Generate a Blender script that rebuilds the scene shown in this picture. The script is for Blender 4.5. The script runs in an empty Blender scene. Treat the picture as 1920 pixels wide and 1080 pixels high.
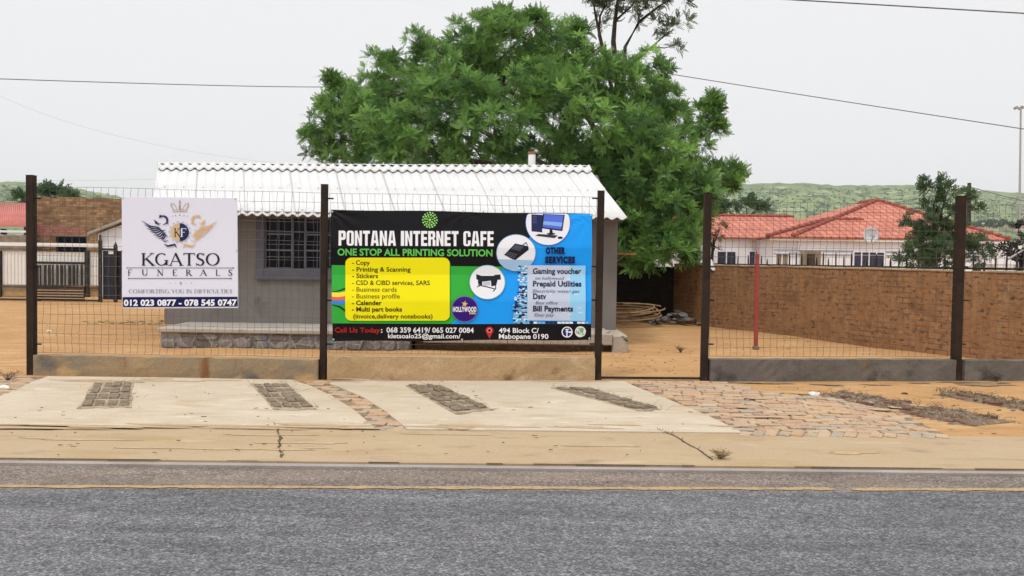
import bpy, bmesh, math, random
import numpy as np
from mathutils import Vector, Matrix
sc = bpy.context.scene
COL = sc.collection
R = math.radians
# ------------------------------------------------------------------ camera
CAM_H, FPX = 1.5, 1600.0
PITCH, ROLL = math.atan(53 / FPX), 0.015
f_ = Vector((0, math.cos(PITCH), -math.sin(PITCH)))
r0, u0 = Vector((1, 0, 0)), Vector((0, math.sin(PITCH), math.cos(PITCH)))
r_ = r0 * math.cos(ROLL) + u0 * math.sin(ROLL)
u_ = -r0 * math.sin(ROLL) + u0 * math.cos(ROLL)
cd = bpy.data.cameras.new('camera'); cam = bpy.data.objects.new('camera', cd); COL.objects.link(cam)
m = Matrix((r_, u_, -f_)).transposed().to_4x4(); m.translation = (0, 0, CAM_H); cam.matrix_world = m
cd.sensor_width = 36; cd.lens = 36 * FPX / 1920; cd.clip_end = 9000; cd.clip_start = 0.05
sc.camera = cam
# ------------------------------------------------------------------ sky, sun, exposure
SUN_EL, SUN_AZ = R(58), R(-35)          # azimuth from -Y (behind the camera) towards the left
w = bpy.data.worlds.new('World'); sc.world = w; w.use_nodes = True
nt = w.node_tree; nt.nodes.clear()
def N(t, typ, **kw):
    n = t.nodes.new(typ)
    for k, v in kw.items(): setattr(n, k, v)
    return n
out = N(nt, 'ShaderNodeOutputWorld'); bg = N(nt, 'ShaderNodeBackground')
sky = N(nt, 'ShaderNodeTexSky', sky_type='NISHITA'); sky.sun_disc = False
sky.sun_elevation = SUN_EL; sky.sun_rotation = R(180) + SUN_AZ
skm = N(nt, 'ShaderNodeVectorMath', operation='SCALE'); skm.inputs['Scale'].default_value = 0.1
nt.links.new(sky.outputs[0], skm.inputs[0])
tc = N(nt, 'ShaderNodeTexCoord'); sp = N(nt, 'ShaderNodeSeparateXYZ'); nt.links.new(tc.outputs['Generated'], sp.inputs[0])
rp = N(nt, 'ShaderNodeValToRGB'); nt.links.new(sp.outputs['Z'], rp.inputs[0])
e = rp.color_ramp.elements                # bright overcast: even near the horizon, brighter overhead
e[0].position = 0.36; e[0].color = (0.925, 0.925, 0.93, 1)
e[1].position = 0.95; e[1].color = (1.75, 1.75, 1.77, 1)
mx = N(nt, 'ShaderNodeMix', data_type='RGBA'); mx.inputs[0].default_value = 0.97
nt.links.new(skm.outputs[0], mx.inputs[6]); nt.links.new(rp.outputs[0], mx.inputs[7])
nt.links.new(mx.outputs[2], bg.inputs[0]); bg.inputs[1].default_value = 1.0
nt.links.new(bg.outputs[0], out.inputs[0])
sd = bpy.data.lights.new('sun', 'SUN'); sd.energy = 1.5; sd.angle = R(12); sd.color = (1, .95, .87)
so = bpy.data.objects.new('sun', sd); COL.objects.link(so)
sdir = Vector((math.sin(SUN_AZ) * math.cos(SUN_EL), -math.cos(SUN_AZ) * math.cos(SUN_EL), math.sin(SUN_EL)))
so.rotation_euler = sdir.to_track_quat('Z', 'Y').to_euler()
so.location = (0, 0, 30)
vs = sc.view_settings
vs.view_transform = 'Standard'; vs.look = 'None'; vs.exposure = 0.0; vs.gamma = 1
try: vs.use_curve_mapping = False
except Exception: pass
sc.cycles.max_bounces = 6
sc.cycles.transparent_max_bounces = 8
# ------------------------------------------------------------------ geometry helpers
def ray(px, py):
    return f_ + r_ * ((px - 960) / FPX) - u_ * ((py - 540) / FPX)
CAMP = Vector((0, 0, CAM_H))
def P(px, py, Y):
    d = ray(px, py); return CAMP + d * (Y / d.y)
def G(px, py, z=0.0):
    d = ray(px, py); return CAMP + d * ((z - CAM_H) / d.z)
def tag(o, label=None, cat=None, group=None, kind=None):
    if label: o['label'] = label
    if cat: o['category'] = cat
    if group: o['group'] = group
    if kind: o['kind'] = kind
    return o
def empty(name, loc, label, cat, group=None):
    o = bpy.data.objects.new(name, None); COL.objects.link(o); o.location = loc; o.empty_display_size = .2
    return tag(o, label, cat, group)
class MB:
    def __init__(s): s.v = []; s.f = []; s.m = []; s.cm = 0
    def add(s, vs, fs):
        b = len(s.v); s.v += [Vector(v) for v in vs]
        for q in fs: s.f.append([b + i for i in q]); s.m.append(s.cm)
        return s
    def poly(s, pts): return s.add(pts, [list(range(len(pts)))])
    def box(s, c, d, rot=None):
        c = Vector(c); x, y, z = d[0] / 2, d[1] / 2, d[2] / 2
        vs = [Vector((i * x, j * y, k * z)) for k in (-1, 1) for j in (-1, 1) for i in (-1, 1)]
        if rot is not None: vs = [rot @ v for v in vs]
        return s.add([c + v for v in vs], [(0, 2, 3, 1), (4, 5, 7, 6), (0, 1, 5, 4), (2, 6, 7, 3), (0, 4, 6, 2), (1, 3, 7, 5)])
    def box2(s, a, b):
        return s.box([(a[i] + b[i]) / 2 for i in range(3)], [abs(a[i] - b[i]) for i in range(3)])
    def bar(s, a, b, w, d, up=(0, 1, 0)):      # a beam from a to b, w wide, d deep along up
        a, b = Vector(a), Vector(b); z = (b - a); L = z.length; z.normalize()
        y = Vector(up) - z * Vector(up).dot(z); y.normalize(); x = y.cross(z)
        return s.box((a + b) / 2, (w, d, L), Matrix((x, y, z)).transposed())
    def tube(s, pts, rad, n=6, cap=True):
        pts = [Vector(p) for p in pts]; k = len(pts); rs = rad if isinstance(rad, (list, tuple)) else [rad] * k
        vs = []
        for i, p in enumerate(pts):
            t = (pts[min(i + 1, k - 1)] - pts[max(i - 1, 0)]).normalized()
            a = Vector((0, 0, 1)) if abs(t.z) < .9 else Vector((1, 0, 0))
            x = t.cross(a).normalized(); y = t.cross(x)
            vs += [p + (x * math.cos(2 * math.pi * j / n) + y * math.sin(2 * math.pi * j / n)) * rs[i] for j in range(n)]
        fs = [(i * n + j, i * n + (j + 1) % n, (i + 1) * n + (j + 1) % n, (i + 1) * n + j) for i in range(k - 1) for j in range(n)]
        if cap: fs += [list(range(n))[::-1], [(k - 1) * n + j for j in range(n)]]
        return s.add(vs, fs)
    def prism(s, pts, off):                     # closed solid: outline pts pushed by off
        n = len(pts); off = Vector(off); pts = [Vector(p) for p in pts]
        return s.add(pts + [p + off for p in pts], [list(range(n)), [2 * n - 1 - i for i in range(n)]] +
                     [(i, i + n, (i + 1) % n + n, (i + 1) % n) for i in range(n)])
    def ico(s, c, r, seed=0, sq=(1, 1, 1), jag=.25):
        rn = random.Random(seed); bm = bmesh.new(); bmesh.ops.create_icosphere(bm, subdivisions=1, radius=1)
        vs = [Vector(c) + Vector((v.co.x * sq[0], v.co.y * sq[1], v.co.z * sq[2])) * r * (1 + rn.uniform(-jag, jag)) for v in bm.verts]
        fs = [[v.index for v in f.verts] for f in bm.faces]; bm.free()
        return s.add(vs, fs)
    def build(s, name, mat, parent=None, origin=None, smooth=False, recalc=True):
        me = bpy.data.meshes.new(name)
        vs = s.v
        if origin is None:
            if parent is not None:
                origin = wloc(parent)
            else:
                xs = [v.x for v in vs]; ys = [v.y for v in vs]; zs = [v.z for v in vs]
                origin = Vector(((min(xs) + max(xs)) / 2, (min(ys) + max(ys)) / 2, min(zs)))
        origin = Vector(origin)
        me.from_pydata([tuple(v - origin) for v in vs], [], s.f)
        for mm in (mat if isinstance(mat, (list, tuple)) else [mat]): me.materials.append(mm)
        if any(s.m): me.polygons.foreach_set('material_index', s.m)
        if recalc:
            bm = bmesh.new(); bm.from_mesh(me); bmesh.ops.recalc_face_normals(bm, faces=bm.faces[:]); bm.to_mesh(me); bm.free()
        if smooth: me.polygons.foreach_set('use_smooth', [True] * len(me.polygons))
        o = bpy.data.objects.new(name, me); COL.objects.link(o)
        if parent is not None: o.parent = parent; o.location = origin - wloc(parent)
        else: o.location = origin
        return o
def wloc(o):
    l = Vector(o.location)
    while o.parent is not None: o = o.parent; l = l + Vector(o.location)
    return l
def bevel(o, wd=.004, seg=1):
    mo = o.modifiers.new('bevel', 'BEVEL'); mo.width = wd; mo.segments = seg; mo.limit_method = 'ANGLE'; return o
def rnd(a, b): return random.uniform(a, b)
random.seed(7); np.random.seed(7)
# ------------------------------------------------------------------ materials
def lin(h):                                     # sRGB 0-255 triple to linear
    return tuple(((c / 255) / 12.92 if c / 255 <= .04045 else ((c / 255 + .055) / 1.055) ** 2.4) for c in h)
def newmat(name):
    mt = bpy.data.materials.new(name); mt.use_nodes = True
    t = mt.node_tree; return mt, t, t.nodes['Principled BSDF']
def c4(c): return (c[0], c[1], c[2], 1)
def noise_of(t, vec, scale, detail=5, rough=.55):
    n = N(t, 'ShaderNodeTexNoise'); n.inputs['Scale'].default_value = scale; n.inputs['Detail'].default_value = detail
    n.inputs['Roughness'].default_value = rough; t.links.new(vec, n.inputs['Vector']); return n.outputs['Fac']
def ramp_of(t, fac, a, b, ca=(0, 0, 0), cb=(1, 1, 1)):
    r = N(t, 'ShaderNodeValToRGB'); r.color_ramp.elements[0].position = a; r.color_ramp.elements[1].position = b
    r.color_ramp.elements[0].color = c4(ca); r.color_ramp.elements[1].color = c4(cb); t.links.new(fac, r.inputs[0]); return r.outputs[0]
def mix_of(t, fac, a, b, mode='MIX'):
    x = N(t, 'ShaderNodeMix', data_type='RGBA', blend_type=mode)
    for s, i in ((fac, 0), (a, 6), (b, 7)):
        if hasattr(s, 'is_linked'): t.links.new(s, x.inputs[i])
        else: x.inputs[i].default_value = c4(s) if isinstance(s, tuple) else s
    return x.outputs[2]
def bump_of(t, bsdf, h, strength, dist=.01, prev=None):
    b = N(t, 'ShaderNodeBump'); b.inputs['Strength'].default_value = strength; b.inputs['Distance'].default_value = dist
    t.links.new(h, b.inputs['Height'])
    if prev is not None: t.links.new(prev, b.inputs['Normal'])
    t.links.new(b.outputs[0], bsdf.inputs['Normal']); return b.outputs[0]
def objvec(t, stretch=(1, 1, 1)):
    tcn = N(t, 'ShaderNodeTexCoord'); mp = N(t, 'ShaderNodeMapping'); mp.inputs['Scale'].default_value = stretch
    t.links.new(tcn.outputs['Object'], mp.inputs[0]); return mp.outputs[0]
def mat(name, c1, c2=None, scale=4, lo=.35, hi=.65, rough=.8, spec=.3, patches=(), fine=None, bump=0, bscale=60, bdist=.01, stretch=(1, 1, 1), metal=0):
    """noise blend of two colours; patches = [(colour, scale, lo, hi, stretch)], fine = (amount, scale) speckle"""
    mt, t, b = newmat(name); v = objvec(t, stretch)
    col = ramp_of(t, noise_of(t, v, scale), lo, hi, c1, c2 or c1)
    for (pc, ps, pl, ph, st) in patches:
        col = mix_of(t, ramp_of(t, noise_of(t, objvec(t, st), ps, 4), pl, ph), col, pc)
    if fine:
        fn = noise_of(t, objvec(t), fine[1], 3, .7)
        col = mix_of(t, fine[0], col, ramp_of(t, fn, .3, .7, (.0, .0, .0), (1, 1, 1)), 'OVERLAY')
    t.links.new(col, b.inputs['Base Color']); b.inputs['Roughness'].default_value = rough
    b.inputs['Specular IOR Level'].default_value = spec; b.inputs['Metallic'].default_value = metal
    if bump: bump_of(t, b, noise_of(t, objvec(t), bscale, 4, .65), bump, bdist)
    return mt
def brickmat(name, ca, cb, mortar, bw=.23, rh=.085, ms=.012, rotz=0, rough=.9, patches=(), bump=.6, mixm=1.0):
    mt, t, b = newmat(name); tcn = N(t, 'ShaderNodeTexCoord'); vr = N(t, 'ShaderNodeVectorRotate', rotation_type='Z_AXIS')
    vr.inputs['Angle'].default_value = -rotz; t.links.new(tcn.outputs['Object'], vr.inputs['Vector'])
    s = N(t, 'ShaderNodeSeparateXYZ'); t.links.new(vr.outputs[0], s.inputs[0])
    c = N(t, 'ShaderNodeCombineXYZ'); t.links.new(s.outputs[0], c.inputs[0]); t.links.new(s.outputs[2], c.inputs[1])
    wob = N(t, 'ShaderNodeTexNoise'); wob.inputs['Scale'].default_value = 6; t.links.new(c.outputs[0], wob.inputs['Vector'])
    va = N(t, 'ShaderNodeVectorMath', operation='MULTIPLY_ADD'); va.inputs[1].default_value = (.02, .02, 0)
    t.links.new(wob.outputs['Color'], va.inputs[0]); t.links.new(c.outputs[0], va.inputs[2])
    k = N(t, 'ShaderNodeTexBrick'); k.inputs['Scale'].default_value = 1; k.inputs['Brick Width'].default_value = bw; k.inputs['Row Height'].default_value = rh
    k.inputs['Mortar Size'].default_value = ms; k.inputs['Mortar Smooth'].default_value = .4; k.inputs['Bias'].default_value = 0
    k.inputs['Color1'].default_value = c4(ca); k.inputs['Color2'].default_value = c4(cb); k.inputs['Mortar'].default_value = c4(mortar)
    t.links.new(va.outputs[0], k.inputs['Vector'])
    col = k.outputs['Color']
    n1 = noise_of(t, c.outputs[0], 3.0, 6, .7)
    col = mix_of(t, .55, col, ramp_of(t, n1, .25, .75, (.15, .15, .15), (.85, .85, .85)), 'OVERLAY')
    for (pc, ps, pl, ph, st) in patches:
        mp = N(t, 'ShaderNodeMapping'); mp.inputs['Scale'].default_value = st; t.links.new(c.outputs[0], mp.inputs[0])
        col = mix_of(t, ramp_of(t, noise_of(t, mp.outputs[0], ps, 5, .6), pl, ph), col, pc)
    t.links.new(col, b.inputs['Base Color']); b.inputs['Roughness'].default_value = rough; b.inputs['Specular IOR Level'].default_value = .2
    inv = N(t, 'ShaderNodeMath', operation='SUBTRACT'); inv.inputs[0].default_value = 1; t.links.new(k.outputs['Fac'], inv.inputs[1])
    b1 = bump_of(t, b, inv.outputs[0], bump, .012); bump_of(t, b, noise_of(t, c.outputs[0], 40, 5, .7), .4, .012, b1)
    return mt
def flat(name, rgb, rough=.5, spec=.3, metal=0):
    mt, t, b = newmat(name)
    n = noise_of(t, objvec(t), 9, 4); col = mix_of(t, .07, tuple(rgb), n, 'OVERLAY')
    t.links.new(col, b.inputs['Base Color']); b.inputs['Roughness'].default_value = rough; b.inputs['Specular IOR Level'].default_value = spec
    b.inputs['Metallic'].default_value = metal
    return mt
M = {}
M['sand'] = mat('sand', (.405, .225, .098), (.47, .275, .125), .9, .3, .7, .95, .1,
                patches=[((.30, .185, .09), 2.2, .52, .75, (1, 2.5, 1)), ((.51, .34, .18), 1.1, .54, .72, (1, 3, 1)), ((.33, .20, .10), 7, .58, .72, (1, 1.6, 1)), ((.24, .15, .08), 14, .66, .74, (1, 1.4, 1))], fine=(.22, 150), bump=.8, bscale=11, bdist=.03)
M['path'] = mat('path', (.385, .285, .18), (.42, .32, .205), 1.3, .3, .7, .95, .1,
                patches=[((.36, .25, .135), .8, .52, .72, (1, 4, 1)), ((.30, .225, .15), 2.6, .58, .74, (1, 2.5, 1)), ((.46, .36, .24), 1.7, .60, .74, (1, 4, 1))], fine=(.14, 120), bump=.25, bscale=70)
M['apron'] = mat('apron', (.455, .375, .275), (.52, .445, .345), 1.4, .3, .7, .92, .15,
                 patches=[((.42, .325, .205), 1.1, .54, .72, (1, 4, 1)), ((.55, .49, .385), 2.5, .58, .7, (1, 3, 1)), ((.42, .36, .28), .9, .56, .75, (1, 5, 1)), ((.42, .29, .17), .7, .60, .74, (1, 2, 1)), ((.33, .27, .20), 5, .64, .74, (1, 4, 1))], fine=(.12, 90), bump=.25, bscale=50)
M['kerb'] = mat('kerb', (.27, .235, .215), (.36, .32, .295), 3, .3, .7, .9, .15, patches=[((.2, .17, .14), 8, .62, .75, (1, 1, 1))], fine=(.2, 90), bump=.4, bscale=60)
# asphalt: worn aggregate
def asphalt(name, base, dark, light, dusty=None):
    mt, t, b = newmat(name); v = objvec(t)
    vo = N(t, 'ShaderNodeTexVoronoi'); vo.inputs['Scale'].default_value = 95; t.links.new(v, vo.inputs['Vector'])
    sp_ = N(t, 'ShaderNodeSeparateColor'); t.links.new(vo.outputs['Color'], sp_.inputs[0])
    r = N(t, 'ShaderNodeValToRGB'); t.links.new(sp_.outputs[0], r.inputs[0]); el = r.color_ramp.elements
    el[0].position = .0; el[0].color = c4(dark); el[1].position = 1; el[1].color = c4(light)
    e1 = el.new(.28); e1.color = c4(tuple(x * .75 for x in base)); e2 = el.new(.75); e2.color = c4(tuple(x * 1.1 for x in base))
    col = r.outputs[0]
    n1 = noise_of(t, v, 28, 4, .75); col = mix_of(t, .5, col, ramp_of(t, n1, .3, .7, (.22, .22, .22), (.78, .78, .78)), 'OVERLAY')
    n2 = noise_of(t, objvec(t, (.35, 2.6, 1)), 1.6, 6, .65); col = mix_of(t, .62, col, ramp_of(t, n2, .3, .7, (.27, .27, .27), (.72, .72, .735)), 'OVERLAY')
    n3 = noise_of(t, objvec(t, (.8, 1.4, 1)), 7, 4, .7); col = mix_of(t, .35, col, ramp_of(t, n3, .3, .7, (.27, .27, .27), (.72, .72, .72)), 'OVERLAY')
    if dusty: col = mix_of(t, ramp_of(t, noise_of(t, objvec(t, (.5, 1.6, 1)), 2.5, 5), .45, .75, (.0,)*3, (.6,)*3), col, dusty)
    t.links.new(col, b.inputs['Base Color']); b.inputs['Roughness'].default_value = .85; b.inputs['Specular IOR Level'].default_value = .2
    bump_of(t, b, vo.outputs['Distance'], .55, .006)
    return mt
M['road'] = asphalt('asphalt', (.135, .133, .139), (.062, .060, .063), (.245, .242, .25))
M['shoulder'] = asphalt('dusty_asphalt', (.195, .158, .135), (.08, .064, .054), (.31, .26, .225), (.25, .185, .135))
M['yellow'] = mat('road_paint', (.43, .295, .14), (.34, .245, .14), 14, .4, .62, .8, .2, patches=[((.18, .15, .12), 30, .55, .66, (1, 1, 1))], bump=.5, bscale=120)
M['post'] = mat('post_steel', (.022, .015, .012), (.040, .025, .018), 5, .35, .7, .75, .15, patches=[((.07, .034, .018), 7, .58, .75, (1, 1, .4))], bump=.15, bscale=90)
M['wire'] = flat('mesh_wire', (.10, .085, .078), .6)
M['lowwall_left'] = mat('plastered_kerb_wall_tan', (.33, .235, .13), (.245, .20, .14), 2.2, .35, .65, .92, .15,
     patches=[((.42, .295, .155), 2.0, .54, .68, (1, 1, 2.5)), ((.20, .10, .045), 2.6, .60, .72, (1.6, 1, .35)), ((.135, .125, .115), 1.7, .60, .72, (1, 1, 1.5))], fine=(.18, 60), bump=.35, bscale=35)
M['lowwall_mid'] = mat('plastered_kerb_wall_sandy', (.47, .335, .19), (.39, .27, .15), 1.8, .35, .65, .92, .15,
     patches=[((.53, .40, .245), 2.4, .56, .7, (1, 1, 2)), ((.20, .12, .065), 2.8, .61, .74, (1, 1, 1))], fine=(.18, 60), bump=.35, bscale=35)
M['lowwall_right'] = mat('plastered_kerb_wall_grey', (.115, .102, .09), (.165, .147, .128), 2.6, .35, .65, .92, .15,
     patches=[((.075, .068, .062), 3.2, .56, .7, (1, 1, 1)), ((.20, .12, .06), 2.0, .66, .78, (2, 1, .4))], fine=(.2, 60), bump=.35, bscale=35)
M['copingtop'] = mat('sandy_coping', (.42, .32, .20), (.33, .26, .17), 3, fine=(.15, 60))
M['plaster'] = mat('grey_plaster', (.165, .151, .143), (.20, .186, .176), 1.6, .3, .7, .92, .15,
     patches=[((.125, .11, .098), 2.4, .60, .75, (1, 1, 1)), ((.22, .20, .18), 3.5, .62, .75, (1, 1, 1))], fine=(.14, 90), bump=.3, bscale=40)
M['surround'] = mat('painted_window_surround', (.095, .098, .125), (.12, .122, .148), 4, rough=.7, fine=(.12, 60), bump=.2)
M['ledge'] = mat('concrete_ledge', (.42, .385, .34), (.34, .305, .265), 2.5, patches=[((.25, .2, .15), 4, .62, .75, (1, 1, 1))], fine=(.14, 70), bump=.3)
M['ledgeface'] = mat('chipped_concrete', (.42, .37, .31), (.34, .29, .23), 3, patches=[((.05, .04, .03), 5, .62, .68, (1, 1, 1))], fine=(.14, 70), bump=.5)
M['roofwhite'] = mat('white_roof_sheet', (.60, .60, .60), (.63, .63, .63), 2, rough=.75, patches=[((.52, .51, .48), 1.6, .62, .8, (3, .5, 1))], bump=.08)
M['lapgrey'] = flat('lap_grey', (.47, .46, .44), .8)
M['frame'] = flat('window_steel', (.15, .16, .20), .5)
def glassdark():
    mt, t, b = newmat('dark_glass'); b.inputs['Base Color'].default_value = (.006, .007, .012, 1); b.inputs['Roughness'].default_value = .08
    b.inputs['Specular IOR Level'].default_value = .12; bump_of(t, b, noise_of(t, objvec(t), 3, 2), .1, .02); return mt
M['glass'] = glassdark()
def stonemat():
    mt, t, b = newmat('crazy_stone'); v = objvec(t, (1, 0, 1))
    wob = N(t, 'ShaderNodeTexNoise'); wob.inputs['Scale'].default_value = 3; t.links.new(v, wob.inputs['Vector'])
    va = N(t, 'ShaderNodeVectorMath', operation='MULTIPLY_ADD'); va.inputs[1].default_value = (.12, .12, .12)
    t.links.new(wob.outputs['Color'], va.inputs[0]); t.links.new(v, va.inputs[2])
    ve = N(t, 'ShaderNodeTexVoronoi', feature='DISTANCE_TO_EDGE'); vc = N(t, 'ShaderNodeTexVoronoi')
    for n in (ve, vc): n.inputs['Scale'].default_value = 4.2; t.links.new(va.outputs[0], n.inputs['Vector'])
    sp_ = N(t, 'ShaderNodeSeparateColor'); t.links.new(vc.outputs['Color'], sp_.inputs[0])
    col = ramp_of(t, sp_.outputs[0], .1, .9, (.13, .115, .10), (.24, .22, .215))
    col = mix_of(t, ramp_of(t, sp_.outputs[1], .6, .9), col, (.17, .185, .21))
    col = mix_of(t, .5, col, ramp_of(t, noise_of(t, v, 14, 5, .7), .3, .7, (.2,) * 3, (.8,) * 3), 'OVERLAY')
    edge = ramp_of(t, ve.outputs['Distance'], .015, .05, (1, 1, 1), (0, 0, 0))
    col = mix_of(t, edge, col, (.32, .285, .24)); t.links.new(col, b.inputs['Base Color']); b.inputs['Roughness'].default_value = .9
    bump_of(t, b, ve.outputs['Distance'], .6, .03); return mt
M['stone'] = stonemat()
M['red'] = mat('red_paint', (.27, .035, .03), (.33, .06, .05), 9, rough=.6, patches=[((.2, .06, .04), 12, .62, .75, (1, 1, 1))])
M['soil'] = mat('pale_soil', (.45, .30, .15), (.38, .25, .12), 8, rough=.95, fine=(.25, 90), bump=.5)
M['rubble'] = mat('grey_rubble', (.06, .055, .05), (.24, .22, .20), 3, .35, .65, .9, fine=(.2, 50), bump=.4)
M['cane'] = mat('brown_pipe', (.20, .125, .06), (.33, .215, .115), 7, rough=.7)
M['rust'] = mat('rust', (.35, .15, .06), (.22, .11, .06), 10, rough=.9, fine=(.2, 80))
M['paint_white'] = mat('white_wall_paint', (.84, .85, .90), (.79, .80, .86), 2, rough=.8, fine=(.08, 50), patches=[((.62, .61, .61), 2.2, .62, .78, (1, 1, .4))])
M['black'] = mat('black_metal', (.014, .012, .012), (.03, .025, .022), 8, rough=.55)
M['navy_dark'] = mat('navy_sheet', (.012, .013, .03), (.02, .02, .035), 4, rough=.5)
M['plastic_white'] = flat('white_plastic', (.75, .75, .74), .45)
M['bark'] = mat('bark', (.05, .035, .025), (.10, .075, .055), 6, rough=.95, stretch=(3, 3, .6), bump=.8, bscale=25, bdist=.03)
M['bark_dark'] = mat('dark_bark', (.028, .022, .022), (.05, .04, .036), 6, rough=.95)
M['cable'] = flat('power_cable', (.09, .085, .10), .6)
M['cable_pale'] = flat('pale_cable', (.50, .48, .45), .6)
M['galv'] = flat('galvanised', (.34, .34, .37), .5)
def leafmat(name, dark, lite, trans=.3):
    mt, t, b = newmat(name); at = N(t, 'ShaderNodeAttribute'); at.attribute_name = 'tint'
    col = ramp_of(t, at.outputs['Fac'], 0, 1, dark, lite); t.links.new(col, b.inputs['Base Color'])
    b.inputs['Roughness'].default_value = .55; b.inputs['Specular IOR Level'].default_value = .25
    tr = N(t, 'ShaderNodeBsdfTranslucent'); mxs = N(t, 'ShaderNodeMixShader'); mxs.inputs[0].default_value = trans
    bc = mix_of(t, .5, col, tuple(min(1, x * 1.6) for x in lite)); t.links.new(bc, tr.inputs[0])
    t.links.new(b.outputs[0], mxs.inputs[1]); t.links.new(tr.outputs[0], mxs.inputs[2])
    t.links.new(mxs.outputs[0], t.nodes['Material Output'].inputs[0]); return mt
M['leaf'] = leafmat('feathery_leaf', (.016, .062, .022), (.27, .47, .115), .24)
M['leaf_dusk'] = leafmat('dull_leaf', (.05, .075, .045), (.12, .17, .09))
M['leaf_deep'] = leafmat('deep_leaf', (.026, .062, .030), (.085, .16, .07))
M['leaf_mid'] = leafmat('mid_leaf', (.024, .058, .024), (.125, .20, .085))
M['leaf_dry'] = leafmat('dry_twig', (.16, .11, .06), (.34, .25, .14), .1)
M['leaf_black'] = leafmat('withered_leaf', (.012, .011, .010), (.04, .036, .030), .1)
# ------------------------------------------------------------------ ground
KERB_L, KERB_R = G(0, 862), G(1920, 883)
def lineY(a, b):
    k = (b.y - a.y) / (b.x - a.x); return lambda x: a.y + k * (x - a.x)
kerbY = lineY(KERB_L, KERB_R)                       # back edge of the kerb stone
pathY = lineY(G(0, 793), G(1800, 820))              # back edge of the concrete path
_ln = lineY(G(60, 913, -.02), G(1860, 919, -.02))
def lineYf(x): c = min(8, max(-8, x)); return _ln(c) + kerbY(x) - kerbY(c)      # runs parallel to the kerb beyond the stretch in view
XW = 60.0
def strip(name, ya, yb, z0, z1, m_, x0=-XW, x1=XW):
    b = MB(); xs = [x0, -8, 8, x1]
    for a, c in zip(xs, xs[1:]): b.prism([(a, ya(a), z0), (c, ya(c), z0), (c, yb(c), z0), (a, yb(a), z0)], (0, 0, z1 - z0))
    return tag(b.build(name, m_), kind='structure')
def ground_sheet():
    ys = [-400, -30, 0, 5.5] + list(np.linspace(7.0, 23, 81)) + [26, 30, 40, 60, 100, 200, 420, 800, 1600, 3000]
    xs = [-3000, -800, -200, -80, -40, -20] + list(np.linspace(-12, 12, 121)) + [20, 40, 80, 200, 800, 3000]
    b = MB(); nx = len(xs)
    for y in ys:
        for x in xs:
            z = -.25
            if y > 6.5:
                z = 0.0
                if 11.5 < y < 25: z = .010 * math.sin(1.7 * x + .6 * y) * math.sin(1.3 * y - .5 * x) + .007 * math.sin(4.1 * x + 2) * math.sin(3.3 * y) + rnd(-.003, .003)
                elif y <= 11.5: z = rnd(-.004, .004)
            b.v.append(Vector((x, y, z)))
    for j in range(len(ys) - 1):
        for i in range(nx - 1):
            b.f.append([j * nx + i, j * nx + i + 1, (j + 1) * nx + i + 1, (j + 1) * nx + i]); b.m.append(0)
    return tag(b.build('ground', M['sand'], smooth=True, recalc=False, origin=(0, 0, 0)), kind='structure')
ground_sheet()
strip('road', lambda x: -3.6, lambda x: lineYf(x) - .05, -.12, -.02, M['road'])
strip('road_shoulder', lambda x: lineYf(x) - .05, lambda x: kerbY(x) - .095, -.12, -.019, M['shoulder'])
def yellow_line():
    b = MB(); x = -XW
    lo, hi = rnd(.02, .045), rnd(.03, .045)
    while x < XW:                                    # worn, ragged edges and chips
        x2 = x + rnd(.04, .12); lo2, hi2 = rnd(.015, .045), rnd(.02, .045)
        if random.random() > .035: b.poly([(x, lineYf(x) - lo, -.0145), (x2, lineYf(x2) - lo2, -.0145), (x2, lineYf(x2) + hi2, -.0145), (x, lineYf(x) + hi, -.0145)])
        x, lo, hi = x2, lo2, hi2
    return tag(b.build('road_marking', M['yellow']), kind='structure')
yellow_line()
strip('kerb', lambda x: kerbY(x) - .09, lambda x: kerbY(x) - .012, -.12, .0, M['kerb'])
strip('pavement', kerbY, pathY, -.1, .012, M['path'])
# ------------------------------------------------------------------ paving in front of the fence
APZ = .024
def slab(name, px, m_, z0=-.05, z1=APZ):
    b = MB(); pts = [G(x, y, z1) for x, y in px]; pts = [Vector((p.x, p.y, z0)) for p in pts]
    b.prism(pts, (0, 0, z1 - z0)); return tag(b.build(name, m_), kind='structure')
stripL = [(548, 712), (585, 724), (622, 742), (664, 768), (704, 803)]
stripR = [(604, 714), (640, 727), (682, 745), (722, 770), (764, 804)]
slab('concrete_apron', [(-80, 794), (-80, 770), (-30, 752), (20, 735), (60, 716), (90, 705), (340, 708), (548, 712)] + stripL[1:-1] + [(704, 803)], M['apron'])
slab('concrete_apron', [(764, 804), (722, 770), (682, 745), (640, 727), (604, 714), (1168, 714), (1205, 730), (1262, 752), (1325, 778), (1372, 800), (1392, 811), (1100, 808)], M['apron'])
BR = [mat('paver_rose', (.36, .225, .15), (.43, .29, .20), 7, patches=[((.45, .30, .175), 2.2, .48, .62, (1, 2, 1)), ((.20, .13, .085), 9, .62, .72, (1, 2, 1))], fine=(.2, 60), rough=.95, bump=.4), mat('paver_buff', (.40, .28, .18), (.48, .36, .25), 7, patches=[((.45, .30, .175), 2.2, .48, .62, (1, 2, 1)), ((.20, .13, .085), 9, .62, .72, (1, 2, 1))], fine=(.2, 60), rough=.95, bump=.4),
      mat('paver_grey', (.30, .245, .19), (.40, .33, .25), 7, patches=[((.45, .30, .175), 2.2, .48, .62, (1, 2, 1)), ((.20, .13, .085), 9, .62, .72, (1, 2, 1))], fine=(.2, 60), rough=.95, bump=.4)]
M['bed'] = mat('paver_bed', (.15, .10, .065), (.27, .19, .12), 9, fine=(.2, 60))
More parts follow.
